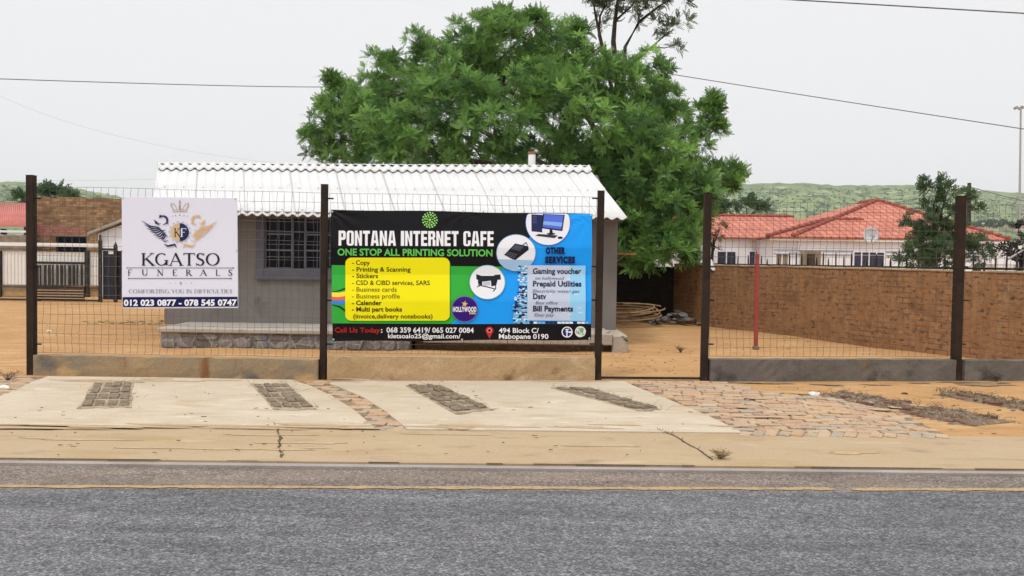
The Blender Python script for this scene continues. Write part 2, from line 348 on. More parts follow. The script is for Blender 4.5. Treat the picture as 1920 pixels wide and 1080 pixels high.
def inside(p, poly):
    c = False; n = len(poly)
    for i in range(n):
        a, b = poly[i], poly[(i + 1) % n]
        if (a[1] > p[1]) != (b[1] > p[1]) and p[0] < (b[0] - a[0]) * (p[1] - a[1]) / (b[1] - a[1]) + a[0]: c = not c
    return c
def brick_paving(px, name='brick_paving'):
    poly = [(p.x, p.y) for p in (G(x, y, .02) for x, y in px)]
    xs = [p[0] for p in poly]; ys = [p[1] for p in poly]
    b0 = MB(); b0.prism([(x, y, -.05) for x, y in poly], (0, 0, .058)); bed = tag(b0.build(name, M['bed']), kind='structure')
    b = MB(); L, W = .215, .105; j = 0; y = min(ys) + .06
    while y < max(ys) + .1:
        front = j == 0
        x = min(xs) - rnd(0, .2)
        step = (W if front else L) + .009
        while x < max(xs):
            cx = x + step / 2 + .10 * (y - min(ys)) * 0
            if inside((cx, y), poly):
                b.cm = random.choice([0, 0, 1, 1, 2] if y > min(ys) + .5 else [1, 1, 2, 2, 0])
                rot = Matrix.Rotation(rnd(-.05, .05) + (-.45 if front else 0), 3, 'Z') @ Matrix.Rotation(rnd(-.05, .05), 3, 'X') @ Matrix.Rotation(rnd(-.03, .03), 3, 'Y')
                d = (W - .004, L - .02, .05) if front else (L - rnd(0, .02), W - rnd(0, .012), .05)
                b.box((cx + rnd(-.006, .006), y + rnd(-.006, .006), -.004 + rnd(-.008, .006)), d, rot)
            x += step
        y += (L - .01 if front else W + .009) if j else .165
        j += 1
    o = b.build('brick', BR, parent=bed); bevel(o, .005); return bed
brick_paving([(1176, 714), (1335, 714), (1395, 724), (1440, 736), (1560, 744), (1640, 757), (1700, 780), (1745, 800), (1786, 818), (1400, 814), (1380, 803), (1333, 779), (1270, 752), (1212, 730)])
brick_paving([(551, 712)] + stripL[1:] + stripR[::-1], 'brick_strip')
brick_paving([(-90, 752), (-40, 752), (14, 735), (54, 716), (84, 705), (30, 704), (-90, 720)], 'brick_paving')
# dark bricks set in the concrete (four of them)
M['darkbrick'] = mat('dark_brick', (.135, .10, .07), (.24, .19, .135), 12, fine=(.25, 80), rough=.95, bump=.5)
M['mortar'] = mat('crumbling_mortar', (.40, .32, .22), (.24, .18, .12), 9, .4, .6, fine=(.2, 80), bump=.6)
def inset(c, nx, ny, label, seed):
    rn = random.Random(seed); q = [G(x, y, APZ) for x, y in c]   # back-left, back-right, front-right, front-left
    ctr = sum(q, Vector()) / 4
    e_ = empty('brick_inset', (ctr.x, ctr.y, APZ), label, 'paving inset', 'brick insets in the concrete apron')
    b = MB(); pts = []
    cc = ctr
    for i in range(4):
        for k in range(6):
            a = q[i].lerp(q[(i + 1) % 4], k / 6); d = (a - cc); pts.append(cc + d * (1.07 + rn.uniform(-.05, .05)))
    b.prism([(p.x, p.y, APZ - .02) for p in pts], (0, 0, .026)); b.build('mortar_bed', M['mortar'], e_)
    b = MB()
    for j in range(ny):
        for i in range(nx):
            def at(u, v): return q[0].lerp(q[1], u).lerp(q[3].lerp(q[2], u), v)
            gu, gv = rn.uniform(.05, .15), rn.uniform(.08, .2)
            us = ((i + gu) / nx, (i + 1 - gu) / nx); vs_ = ((j + gv) / ny, (j + 1 - gv) / ny)
            z = APZ + .012 + rn.uniform(-.006, .014)
            ps = [at(us[0], vs_[0]), at(us[1], vs_[0]), at(us[1], vs_[1]), at(us[0], vs_[1])]
            b.prism([(p.x + rn.uniform(-.008, .008), p.y + rn.uniform(-.012, .012), APZ) for p in ps], (rn.uniform(-.006, .006), rn.uniform(-.006, .006), z - APZ + .004))
    bevel(b.build('brick', M['darkbrick'], e_), .009)
    b = MB()                                            # dry stalks and crumbs along the edges
    for k in range(26):
        p = rn.choice(pts) + Vector((rn.uniform(-.06, .1), rn.uniform(-.06, .06), 0)); a = rn.uniform(0, 6.28); l = rn.uniform(.02, .1)
        b.tube([(p.x, p.y, APZ + .008), (p.x + math.cos(a) * l, p.y + math.sin(a) * l, APZ + rn.uniform(.008, .05))], .002, 3)
    b.build('dry_stalk', M['leafstalk'], e_)['kind'] = 'stuff'
M['leafstalk'] = mat('dry_stalk', (.30, .22, .12), (.2, .13, .07), 20)
inset([(178, 718), (247, 718), (243, 763), (150, 764)], 4, 4, 'leftmost inset of dark bricks in the cream concrete, squarish with four rows', 1)
inset([(474, 722), (537, 720), (588, 766), (514, 767)], 4, 5, 'inset of dark bricks in the concrete below the left end of the banner post', 2)
inset([(763, 724), (826, 723), (917, 767), (854, 775)], 4, 6, 'longest slanting inset of dark bricks, in the concrete below the yellow list of the banner', 3)
inset([(1037, 728), (1110, 729), (1236, 768), (1192, 769)], 3, 6, 'narrow slanting inset of dark bricks in the concrete next to the rose brick paving', 4)
# cracks and dry weeds in the path
def crack(pts, w_, name, seed):
    rn = random.Random(seed); b = MB(); fine = []
    for (a, c) in zip(pts, pts[1:]):
        for k in range(7): fine.append((a[0] + (c[0] - a[0]) * k / 7 + rn.uniform(-2.5, 2.5), a[1] + (c[1] - a[1]) * k / 7))
    g = [G(x, y, .016) for x, y in fine]
    for i in range(len(g) - 1):
        if rn.random() < .12: continue
        wa, wb = w_ * rn.uniform(.4, 1.3), w_ * rn.uniform(.4, 1.3)
        b.poly([g[i] + Vector((-wa, 0, 0)), g[i] + Vector((wa, 0, 0)), g[i + 1] + Vector((wb, 0, 0)), g[i + 1] + Vector((-wb, 0, 0))])
    for k in range(16):
        p = rn.choice(g); a = rn.uniform(0, 6.28); l = rn.uniform(.01, .03)
        b.tube([p, p + Vector((math.cos(a) * l, math.sin(a) * l, rn.uniform(.005, .03)))], .0025, 3)
    return tag(b.build(name, M['crackm']), kind='structure')
M['crackm'] = mat('crack_dirt', (.055, .04, .025), (.14, .10, .06), 25)
crack([(518, 798), (526, 822), (524, 840), (531, 860)], .011, 'pavement_crack', 1)
crack([(1232, 808), (1262, 815), (1300, 838), (1345, 866)], .009, 'pavement_crack', 2)
def kerb_gap():
    b = MB(); x = -8.0; rn = random.Random(5)
    while x < 9:
        L = rn.uniform(.08, .5)
        if rn.random() < .72:
            h = rn.uniform(.004, .012); y = kerbY(x)
            b.poly([(x, y - h, .0145), (x + L, kerbY(x + L) - h * rn.uniform(.4, 1), .0145), (x + L, kerbY(x + L) + h * .8, .0145), (x, y + h * .8, .0145)])
        x += L
    return tag(b.build('pavement_crack', M['crackm']), kind='structure')
kerb_gap()
def twigs(n, region, name, label, seed):
    rn = random.Random(seed); b = MB()
    for k in range(n):
        x, y = rn.uniform(region[0], region[2]), rn.uniform(region[1], region[3]); p = G(x, y, 0); a = rn.uniform(-.6, .6) + (math.pi if rn.random() < .5 else 0); l = rn.uniform(.006, .05)
        z = region[4]
        b.tube([(p.x, p.y, z), (p.x + math.cos(a) * l * .5 + rn.uniform(-.006, .006), p.y + math.sin(a) * l * .5 + rn.uniform(-.01, .01), z + .001), (p.x + math.cos(a) * l, p.y + math.sin(a) * l, z)], rn.uniform(.0015, .004), 4)
    tag(b.build(name, M['crackm']), label, 'litter', kind='stuff')
twigs(60, (1130, 655, 1310, 705, .012), 'twig_litter', 'small dark twigs and leaf bits scattered over the sand in the gateway', 11)
twigs(90, (1420, 722, 1910, 815, .008), 'twig_litter', 'small dark twigs scattered over the bare sand by the right hand edging', 12)
twigs(70, (90, 570, 300, 650, .014), 'twig_litter', 'small dark twigs scattered over the yard sand behind the left fence panel', 13)
twigs(90, (0, 715, 1300, 860, .026), 'twig_litter', 'tiny dark specks of litter strewn over the pavement and concrete apron', 14)
twigs(70, (1340, 600, 1700, 660, .014), 'twig_litter', 'small dark twigs scattered over the yard sand before the brown brick wall', 15)
# old brick edgings half buried in the sand on the right
def edging(a, c, wd, rows, label, seed, n=26):
    rn = random.Random(seed); A, B = G(*a), G(*c); d = (B - A); L = d.length; d.normalize(); nrm = Vector((-d.y, d.x, 0))
    mid = (A + B) / 2; e_ = empty('brick_edging', (mid.x, mid.y, 0), label, 'edging')
    ang = math.atan2(d.y, d.x); b = MB(); b.cm = 0
    for r in range(rows):
        s = 0
        while s < L:
            l = rn.uniform(.16, .24)
            if rn.random() < (.9 if .12 * L < s < .85 * L else .55):
                c_ = A + d * (s + l / 2) + nrm * (wd * (r / max(1, rows - 1) - .5)) + Vector((0, 0, rn.uniform(-.012, .018)))
                b.cm = rn.choice([0, 0, 1]) if r else 0
                b.box(c_, (l - .006, rn.uniform(.05, .085), .05), Matrix.Rotation(ang + rn.uniform(-.07, .07), 3, 'Z') @ Matrix.Rotation(rn.uniform(-.12, .12), 3, 'Y') @ Matrix.Rotation(rn.uniform(-.15, .15), 3, 'X'))
            s += l
    bevel(b.build('brick', [M['oldbrick'], M['ash']], e_), .008)
    b = MB()
    for k in range(220):
        p = A + d * rn.uniform(-.05, L) + nrm * rn.uniform(-wd * .6, wd * .6); a_ = rn.uniform(0, 6.28); l = rn.uniform(.02, .09)
        b.tube([p + Vector((0, 0, .03)), p + Vector((math.cos(a_) * l * .5, math.sin(a_) * l * .5, rn.uniform(.05, .075))), p + Vector((math.cos(a_) * l, math.sin(a_) * l, rn.uniform(.035, .07)))], .0018, 3)
    b.build('dry_stalk', M['crackm'], e_)['kind'] = 'stuff'
    b = MB()
    for k in range(60):
        p = A + d * rn.uniform(0, L) + nrm * rn.uniform(-wd * .55, wd * .55); b.ico((p.x, p.y, .02), rn.uniform(.015, .05), k, (1, 1, .6))
    b.build('clod', M['darksoil'], e_)['kind'] = 'stuff'
    b = MB(); n_ = 46; vs_ = []                       # low ridge of ash and soil the bricks sit in
    for k in range(n_ + 1):
        p = A + d * (L * k / n_) ; hh = rn.uniform(.008, .034) * (1 if 0 < k < n_ else .1)
        for t_, z_ in ((-.75, -.02), (-.35, hh), (0, hh * 1.3), (.35, hh), (.75, -.02)): vs_.append(p + nrm * wd * t_ * rn.uniform(.6, 1.3) + Vector((0, 0, z_ if z_ > 0 else -.004)))
    b.add(vs_, [(k * 5 + q, (k + 1) * 5 + q, (k + 1) * 5 + q + 1, k * 5 + q + 1) for k in range(n_) for q in range(4)]); b.build('soil_ridge', M['ash'], e_, smooth=True)
M['oldbrick'] = mat('old_brick', (.125, .065, .042), (.19, .11, .075), 8, fine=(.25, 70), rough=.95, bump=.5)
M['ash'] = mat('ashy_soil', (.135, .095, .062), (.235, .175, .12), 14, fine=(.25, 90), rough=.95, bump=.7)
M['darksoil'] = mat('dark_soil', (.16, .115, .075), (.24, .175, .115), 9, fine=(.2, 80), rough=.95, bump=.6)
edging((1560, 741), (1862, 796), .50, 5, 'long row of old brown bricks with dry stalks, beside the rose brick paving', 21)
edging((1775, 738), (1965, 772), .36, 4, 'shorter row of old bricks and pale splinters at the right edge, below the end post', 22)
def litter(px, py, s, name, label, cat, z=0, m_='plastic_white', seed=0):
    p = G(px, py, z); b = MB(); b.ico((p.x, p.y, z + s * .25), s, seed, (1.2, .8, .45), .4); tag(b.build(name, M[m_]), label, cat)
litter(1523, 741, .06, 'crumpled_paper', 'crumpled white paper at the left end of the old brick row', 'litter', seed=3)
litter(1725, 766, .075, 'flat_stone', 'pale flat stone lying against the rose brick paving', 'stone', m_='soil', seed=5)
litter(8, 729, .055, 'torn_plastic', 'white plastic scrap at the left edge by the dry weed', 'litter', seed=6)
litter(92, 622, .05, 'paper_scrap', 'white scrap of paper on the yard sand behind the left fence', 'litter', seed=8)
litter(1697, 739, .035, 'dead_leaf', 'dark curled leaf on the sand above the long brick row', 'litter', m_='crackm', seed=9)
def weed(px, py, label, seed, h=.16, n=16, m_='crackm'):
    rn = random.Random(seed); p = G(px, py); b = MB()
    for k in range(n):
        a = rn.uniform(0, 6.28); l = rn.uniform(.4, 1) * h; t = rn.uniform(.3, 1.3)
        q = [p, p + Vector((math.cos(a) * l * .4 * t, math.sin(a) * l * .4 * t, l * .6)), p + Vector((math.cos(a) * l * t, math.sin(a) * l * t, l * .8))]
        b.tube(q, [.004, .003, .0015], 3)
        for s in range(3): b.tube([q[1].lerp(q[2], s / 3), q[1].lerp(q[2], s / 3) + Vector((rn.uniform(-.05, .05), rn.uniform(-.05, .05), rn.uniform(0, .04)))], .002, 3)
    tag(b.build('dry_weed', M[m_]), label, 'weed')
weed(14, 716, 'dry brown weed on the sand at the left edge before the first post', 1)
weed(1868, 716, 'small dry weed at the foot of the grey wall right of the end post', 2, .12)
weed(1276, 661, 'small dry weed lying on the sand inside the gateway', 3, .13, 20)
weed(1350, 863, 'straw coloured weed tuft growing from the pavement crack at the kerb', 4, .09, 30, 'leafstalk')
# ------------------------------------------------------------------ loose sand over the paving edges, painted contact shade by the right walls
M['drift'] = mat('drifted_sand', (.39, .275, .16), (.44, .32, .195), 6, rough=.95, fine=(.2, 120))
M['contact_soil'] = mat('contact_shade_soil', (.20, .135, .08), (.30, .20, .115), 7, rough=.95, fine=(.25, 90))
def drift(px, py, rx, ry, z, m_, seed):
    rn = random.Random(seed); c = G(px, py, z); n_ = 26; b = MB(); ph = [rn.uniform(0, 6.28) for _ in range(4)]; ring = []
    for k in range(n_):
        a_ = 6.283 * k / n_; q = 1 + .28 * math.sin(2 * a_ + ph[0]) + .22 * math.sin(3 * a_ + ph[1]) + .16 * math.sin(5 * a_ + ph[2]) + rn.uniform(-.1, .1)
        ring.append(Vector((c.x + rx * q * math.cos(a_), c.y + ry * q * math.sin(a_), z)))
    b.add(ring + [Vector((c.x, c.y, z + .006))], [(k, (k + 1) % n_, n_) for k in range(n_)])
    return tag(b.build('sand_and_shade_patch', m_, smooth=True), kind='structure')
rn = random.Random(44)
for k in range(17): drift(rn.uniform(0, 1380), 799 + .007 * k + rn.uniform(-3, 4), rn.uniform(.12, .5), rn.uniform(.02, .06), .0265, M['drift'], k)
for k in range(9): drift(rn.uniform(0, 1900), rn.uniform(812, 856), rn.uniform(.1, .5), rn.uniform(.015, .05), .0150, M['drift'], 50 + k)
for k in range(12): drift(rn.uniform(100, 1110), rn.uniform(710, 716), rn.uniform(.12, .45), rn.uniform(.03, .08), .0268, M['drift'], 80 + k)
for k in range(10): drift(rn.uniform(1380, 1900), rn.uniform(716, 724), rn.uniform(.1, .4), rn.uniform(.03, .07), .0100, M['contact_soil'], 120 + k)  # dark soil-coloured patches painted in as contact shade along the wall foot
for k in range(8): drift(rn.uniform(1300, 1700), rn.uniform(735, 800), rn.uniform(.06, .22), rn.uniform(.03, .07), .0310, M['drift'], 140 + k)
# ------------------------------------------------------------------ fence
posts_px = [(60, 329, 60, 702, 14), (608, 346, 606, 711, 12), (1122.5, 358, 1120.5, 712, 12.5), (1325, 362, 1319.5, 714, 13), (1800.5, 368, 1791, 713, 15)]
plab = ['dark steel fence post at the far left end, before the tan wall', 'dark steel fence post between the funeral sign and the banner', 'dark steel post at the right edge of the banner, left of the gateway',
        'dark steel post on the right side of the open gateway', 'rusty dark steel post at the right before the green bush']
PB = []; PH = []
for (xt, yt, xb, yb, wd), lb in zip(posts_px, plab):
    g = G(xb, yb); top = P(xt, yt, g.y); PB.append(g); PH.append(top.z)
    s = wd / FPX * g.y; e_ = empty('fence_post', (g.x, g.y, 0), lb, 'fence post', 'steel fence posts along the pavement')
    b = MB(); b.box2((g.x - s / 2, g.y - s / 2, -.06), (g.x + s / 2, g.y + s / 2, top.z - .004)); bevel(b.build('shaft', M['post'], e_), .006)
    b = MB(); b.box2((g.x - s / 2 - .002, g.y - s / 2 - .002, top.z - .004), (g.x + s / 2 + .002, g.y + s / 2 + .002, top.z + .003)); b.build('cap', M['post'], e_)
    sd_ = 1 if xb in (60, 606, 1319.5, 1791) else -1
    for py in (372, 500, 563, 645):
        z = P(xb, py, g.y).z; b = MB(); b.box((g.x + sd_ * (s / 2 + .035), g.y, z), (.07, .02, .018)); b.build('lug', M['post'], e_)
PB.append(PB[4] + (PB[4] - PB[3])); PH.append(PH[4])            # next post, outside the frame
def panel_pts(i):
    a, b = Vector(PB[i]), Vector(PB[i + 1]); a.z = b.z = 0; d = (b - a).normalized(); return a, b, d, Vector((d.y, -d.x, 0))   # normal towards the camera
def wire_panel(i, x0, x1, ytL, ytR, yb, label, seed):
    rn = random.Random(seed); a, b_, d, n = panel_pts(i)
    def hit(px, py):
        r = ray(px, py); t = (a - CAMP).dot(n) / r.dot(n); return CAMP + r * t
    A, B = hit(x0, yb), hit(x1, yb); zb = A.z; s0, s1 = (A - a).dot(d), (B - a).dot(d)
    zL, zR = hit(x0, ytL).z, hit(x1, ytR).z
    sx, sz = .0905, .117; nv = round((s1 - s0) / sx); nh = round((zL - zb) / sz); rad = .0024
    def pt(s, v, seedk):
        u = (s - s0) / (s1 - s0); z = zb + (zL + (zR - zL) * u - zb) * v / nh
        return a + d * (s + .006 * math.sin(v * 1.7 + seedk)) + Vector((0, 0, z + .004 * math.sin(s * 3.1 + v)))+ n * (.008 * math.sin(s * 2.2 + v * .9))
    b = MB()
    for k in range(nv + 1):
        s = s0 + (s1 - s0) * k / nv; pts = []
        for v in range(nh + 1):
            p = pt(s, v, k * .3)
            pts.append(p)
            if v in (0, 1, 5, 6, 12, nh - 2) and v < nh: pts.append(p.lerp(pt(s, v + 1, k * .3), .5) + d * rn.uniform(.004, .012))
        b.tube(pts, rad, 3, False)
    for v in range(nh + 1):
        b.tube([pt(s0 + (s1 - s0) * k / nv, v, k * .3) + n * .004 for k in range(nv + 1)], rad, 3, False)
    return tag(b.build('wire_mesh_panel', M['wire']), label, 'wire mesh', 'wire mesh panels of the fence')
wire_panel(0, 67, 600, 349, 362, 661, 'wire mesh panel behind the funeral sign, left of the second post', 1)
wire_panel(1, 616, 1113, 362, 370, 662, 'wire mesh panel behind the colourful banner', 2)
wire_panel(3, 1329, 1787, 378, 383, 668, 'wire mesh panel right of the gateway, over the red pole', 3)
wire_panel(4, 1805, 2270, 383, 388, 668, 'wire mesh panel beyond the last post at the right edge', 4)
def low_wall(i, x0, x1, ytop, mk, label, ext=0):
    a, b_, d, n = panel_pts(i)
    def hit(px, py):
        r = ray(px, py); t = (a - CAMP).dot(n) / r.dot(n); return CAMP + r * t
    A, B = hit(x0, ytop), hit(x1, ytop); h = A.z; A.z = B.z = -.08
    b = MB(); k = 40; th = .16; top = []
    rn = random.Random(i); rows = 5; rings = []
    for j in range(k + 1):
        p = A.lerp(B, j / k); ring = []
        for r in range(rows + 1): ring.append(p + n * (th / 2 + rn.uniform(-.004, .004)) + Vector((0, 0, (h + .08) * r / rows + (rn.uniform(-.006, .006) if r == rows else 0))))
        ring.append(p - n * th / 2 + Vector((0, 0, h + .08 + rn.uniform(-.004, .004)))); ring.append(p - n * th / 2); rings.append(ring)
    q = len(rings[0]); vs_ = [v for r in rings for v in r]
    fs = [(j * q + r, (j + 1) * q + r, (j + 1) * q + (r + 1) % q, j * q + (r + 1) % q) for j in range(k) for r in range(q)] + [list(range(q)), [k * q + r for r in range(q)][::-1]]
    b.add(vs_, fs); o = b.build('kerb_wall', M[mk]); tag(o, label, 'low wall', 'low plastered walls under the fence')
low_wall(0, 69, 599, 665, 'lowwall_left', 'stained tan plaster wall under the funeral sign fence panel, bluish patch at left')
low_wall(1, 615, 1114, 667, 'lowwall_mid', 'sandy plaster wall under the banner')
low_wall(3, 1329, 1786, 673, 'lowwall_right', 'long dark grey plaster wall between the gateway and the right post')
low_wall(4, 1803, 2270, 675, 'lowwall_right', 'dark grey plaster wall at the right edge, beyond the last post')
a = Vector(PB[2]); c = Vector(PB[3]); b = MB(); b.bar((a.x + .045, a.y, .028), (c.x - .05, c.y, .03), .028, .03, (0, 1, 0))
tag(b.build('gate_rail', M['black']), 'dark steel rail on the ground across the open gateway', 'rail')
# ------------------------------------------------------------------ house behind the fence
hw = 15.05; yE, zE0, zE1, yRg, = 14.5, None, None, 18.9
eL, eR, gL, gR = P(283, 401, yE), P(1176, 410, yE), P(297, 313, yRg), P(1104, 318, yRg)
WX0, WX1 = P(308, 603, hw).x, P(1155, 603, hw).x
WT = min(P(450, 404, yE).z, P(1150, 408, yE).z) + .1          # wall top, under the sheets
LED = .318
house = empty('grey_house', ((WX0 + WX1) / 2, hw, 0), 'low grey plastered house with a white corrugated roof, behind the banner', 'house')
wL, wR = P(484, 470, hw), P(640, 470, hw)
wz1, wz0 = P(540, 404, hw).z - .0, P(540, 520, hw).z          # outer edges of the surround
ox0, ox1 = P(481, 470, hw).x, P(655, 470, hw).x
ix0, ix1 = P(496, 470, hw).x, P(640, 470, hw).x; iz0, iz1 = P(540, 503, hw).z, P(540, 409, hw).z
b = MB(); D = 8.4
def wall_with_hole(b, x0, x1, z0, z1, y, t, hx0, hx1, hz0, hz1):
    for (a0, a1, c0, c1) in ((x0, hx0, z0, z1), (hx1, x1, z0, z1), (hx0, hx1, z0, hz0), (hx0, hx1, hz1, z1)):
        if a1 - a0 > .01 and c1 - c0 > .01: b.box2((a0, y, c0), (a1, y + t, c1))
wall_with_hole(b, WX0, WX1, LED - .05, WT, hw, .2, ix0, ix1, iz0, iz1)
b.box2((WX0, hw + .2, LED - .05), (WX0 + .2, hw + D, WT)); b.box2((WX1 - .2, hw + .2, LED - .05), (WX1, hw + D - .2, WT)); b.box2((WX0 + .2, hw + D - .2, LED - .05), (WX1, hw + D, WT))
zr = (gL.z + gR.z) / 2 - .08
for x0_, x1_ in ((WX0, WX0 + .2), (WX1 - .2, WX1)):
    b.prism([(x0_, hw + .3, WT + .0005), (x0_, 22.9, WT + .0005), (x0_, yRg, zr)], (x1_ - x0_, 0, 0))
b.build('wall', M['plaster'], house)
win = None
b = MB()
wall_with_hole(b, ox0, ox1, wz0, wz1 + .05, hw - .035, .033, ix0, ix1, iz0, iz1)
win = bevel(b.build('window', M['surround'], house), .006)
b = MB(); fy = hw + .05; fw = .03
xm = [ix0 + (ix1 - ix0) * t for t in (0, .36, .52, .72, 1)]
for x in xm: b.box2((x - fw / 2, fy, iz0), (x + fw / 2, fy + .03, iz1))
for t in (0, .36, .68, 1):
    z = iz0 + (iz1 - iz0) * t
    for x0_, x1_ in ((xm[0], xm[1]), (xm[2], xm[3]), (xm[3], xm[4])): b.box2((x0_ + fw / 2, fy + .003, z - .014), (x1_ - fw / 2, fy + .027, z + .014))
b.build('frame', M['frame'], win)
b = MB()
for k in range(1, 6): x = ix0 + (ix1 - ix0) * (k + .1) / 6; b.box2((x - .005, hw + .012, iz0), (x + .005, hw + .022, iz1))
for k in range(1, 4): z = iz0 + (iz1 - iz0) * (k - .1) / 4; b.box2((ix0, hw + .023, z - .005), (ix1, hw + .031, z + .005))
b.build('burglar_bars', M['frame'], win)
b = MB(); b.box2((ix0, hw + .10, iz0), (ix1, hw + .11, iz1)); b.build('pane', M['glass'], win)
b = MB(); b.box2((ox0 - .02, hw - .06, wz0 - .035), (ox1 + .02, hw - .0355, wz0 + .02)); bevel(b.build('sill', M['surround'], win), .006)
# stone plinth with a concrete walkway on top
px0 = P(297, 640, 13.75).x; pxm = P(768, 650, 13.75).x; px1 = P(1180, 640, 13.9).x
b = MB(); k = 60; rn = random.Random(4)
b.box2((px0 + .03, 13.78, -.1), (pxm, hw + .1, LED - .07))
plinth = b.build('stone_plinth', M['stone'], house)
b = MB(); rn = random.Random(8); x = px0 + .02                    # face stones standing proud of the joints
while x < pxm - .1:
    wd = rn.uniform(.22, .46)
    z = .0
    for part in range(rn.choice([1, 1, 2])):
        zt = (LED - .085) if part else rn.uniform(.12, LED - .09)
        n_ = 7; cx, cz = x + wd / 2, (z + zt) / 2; ring = []
        for q in range(n_):
            a_ = 6.283 * q / n_ + rn.uniform(-.2, .2); sx_ = wd / 2 * .96; sz_ = max(.04, (zt - z) / 2 * 1.05)
            ring.append(Vector((min(max(cx + sx_ * math.copysign(abs(math.cos(a_)) ** .6, math.cos(a_)), px0 + .01), pxm - .005), 13.782, min(cz + sz_ * math.copysign(abs(math.sin(a_)) ** .6, math.sin(a_)), LED - .078))))
        top_ = [Vector((cx, 13.78, cz)).lerp(v, .86) + Vector((0, -rn.uniform(.02, .035), 0)) for v in ring]
        b.add(ring + top_, [(i, (i + 1) % n_, n_ + (i + 1) % n_, n_ + i) for i in range(n_)] + [[n_ + i for i in range(n_)]])
        z = zt
    x += wd
b.build('facing_stone', M['stone'], plinth)
b = MB(); b.box2((px0 - .01, 13.72, LED - .07), (pxm + .2, hw - .001, LED)); bevel(b.build('walkway', M['ledge'], house), .012)
b = MB(); b.box2((pxm + .2, 13.86, LED - .19), (px1 - .28, hw - .001, LED - .002)); bevel(b.build('step_slab', M['ledgeface'], house), .014)
b = MB(); b.box2((px1 - .28, 13.9, -.05), (px1 - .02, hw + .4, LED - .03)); bevel(b.build('step_block', M['ledgeface'], house), .02)
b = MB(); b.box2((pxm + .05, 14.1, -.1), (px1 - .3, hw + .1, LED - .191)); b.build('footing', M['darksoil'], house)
# corrugated roof: front and back slopes, sheets lapped once, scalloped ridge cap
def corr_patch(A, B, C, Dd, ncor, rows, amp=.021, lift=0):       # A-B eave left to right, D-C ridge left to right
    b = MB(); per = 8; nx = ncor * per
    for j, v in enumerate(rows):
        vv = v[0]
        for i in range(nx + 1):
            u = i / nx; p = A.lerp(B, u).lerp(Dd.lerp(C, u), vv)
            b.v.append(p + Vector((0, 0, amp * math.cos(2 * math.pi * u * ncor) + v[1] + lift + .01 * math.sin(u * 9))))
    for j in range(len(rows) - 1):
        for i in range(nx): b.f.append([j * (nx + 1) + i, j * (nx + 1) + i + 1, (j + 1) * (nx + 1) + i + 1, (j + 1) * (nx + 1) + i]); b.m.append(0)
    return b
ncor = round((eR - eL).length / .172)
rows = [(0, 0), (.25, 0), (.499, .0), (.5, .012), (.75, .006), (1.0, 0)]
o = corr_patch(eL, eR, gR, gL, ncor, rows).build('roof', M['roofwhite'], house, smooth=True, recalc=False)
so_ = o.modifiers.new('thick', 'SOLIDIFY'); so_.thickness = .012; roof = o
bL, bR = Vector((eL.x, 2 * yRg - yE, eL.z)), Vector((eR.x, 2 * yRg - yE, eR.z))
o = corr_patch(bL, bR, gR, gL, ncor, rows, lift=-.004).build('roof_back', M['roofwhite'], house, smooth=True, recalc=False)
so_ = o.modifiers.new('thick', 'SOLIDIFY'); so_.thickness = .012
cA, cB = gL.lerp(eL, .10), gR.lerp(eR, .10)
off = Vector((0, 0, .045))
o = corr_patch(cA + off, cB + off, gR + off * 1.6, gL + off * 1.6, ncor, [(0, 0), (.5, .01), (.9, .015), (1, .0)], amp=.03).build('ridge_cap', M['roofwhite'], roof, smooth=True, recalc=False)
so_ = o.modifiers.new('thick', 'SOLIDIFY'); so_.thickness = .015
b = MB()                                                          # ridge roll: scallops
for i in range(ncor):
    p0, p1 = gL.lerp(gR, i / ncor), gL.lerp(gR, (i + 1) / ncor)
    for q in range(6):
        a0, a1 = math.pi * q / 6, math.pi * (q + 1) / 6
        x_ = lambda a_: p0.lerp(p1, .5 - .5 * math.cos(a_)) + Vector((0, 0, .05 + .055 * math.sin(a_)))
        c0, c1 = x_(a0), x_(a1)
        b.add([c0 + Vector((0, -.07, -.03)), c1 + Vector((0, -.07, -.03)), c1 + Vector((0, .05, 0)), c0 + Vector((0, .05, 0)), c0 + Vector((0, .3, -.12)), c1 + Vector((0, .3, -.12))], [(0, 1, 2, 3), (3, 2, 5, 4)])
b.build('ridge_tile', M['roofwhite'], roof, smooth=True, recalc=False)
b = MB(); b.box2((WX0 + .01, yE + .16, WT - .10), (eR.x - .08, yE + .30, WT - .02)); b.build('eave_beam', M['plaster'], house)
b = MB()
for i in range(4, ncor, 5):                                       # side laps of the sheets
    u = (i + .28) / ncor
    b.tube([eL.lerp(eR, u).lerp(gL.lerp(gR, u), v_) + Vector((0, 0, .004 + (.012 if v_ > .5 else .001))) for v_ in (.0, .25, .49, .51, .75, .9)], .009, 4)
b.build('lap_joint', M['lapgrey'], roof)
# screws rows on the roof
b = MB()
for v in (.06, .47, .93):
    for i in range(1, ncor, 2):
        u = (i) / ncor; p = eL.lerp(eR, u).lerp(gL.lerp(gR, u), v); b.box(p + Vector((0, 0, .034)), (.018, .018, .02))
b.build('roof_screw', M['galv'], roof)
cp = P(997, 312, yRg + .15); ct = P(997, 286, yRg + .15)
b = MB(); b.tube([(cp.x, cp.y, cp.z - .15), (cp.x, cp.y, ct.z)], .082, 14); ch = b.build('chimney', M['plastic_white'], house)
b = MB(); b.tube([(cp.x, cp.y, ct.z - .05), (cp.x, cp.y, ct.z + .012)], .088, 14); b.build('rusty_rim', M['rust'], ch)
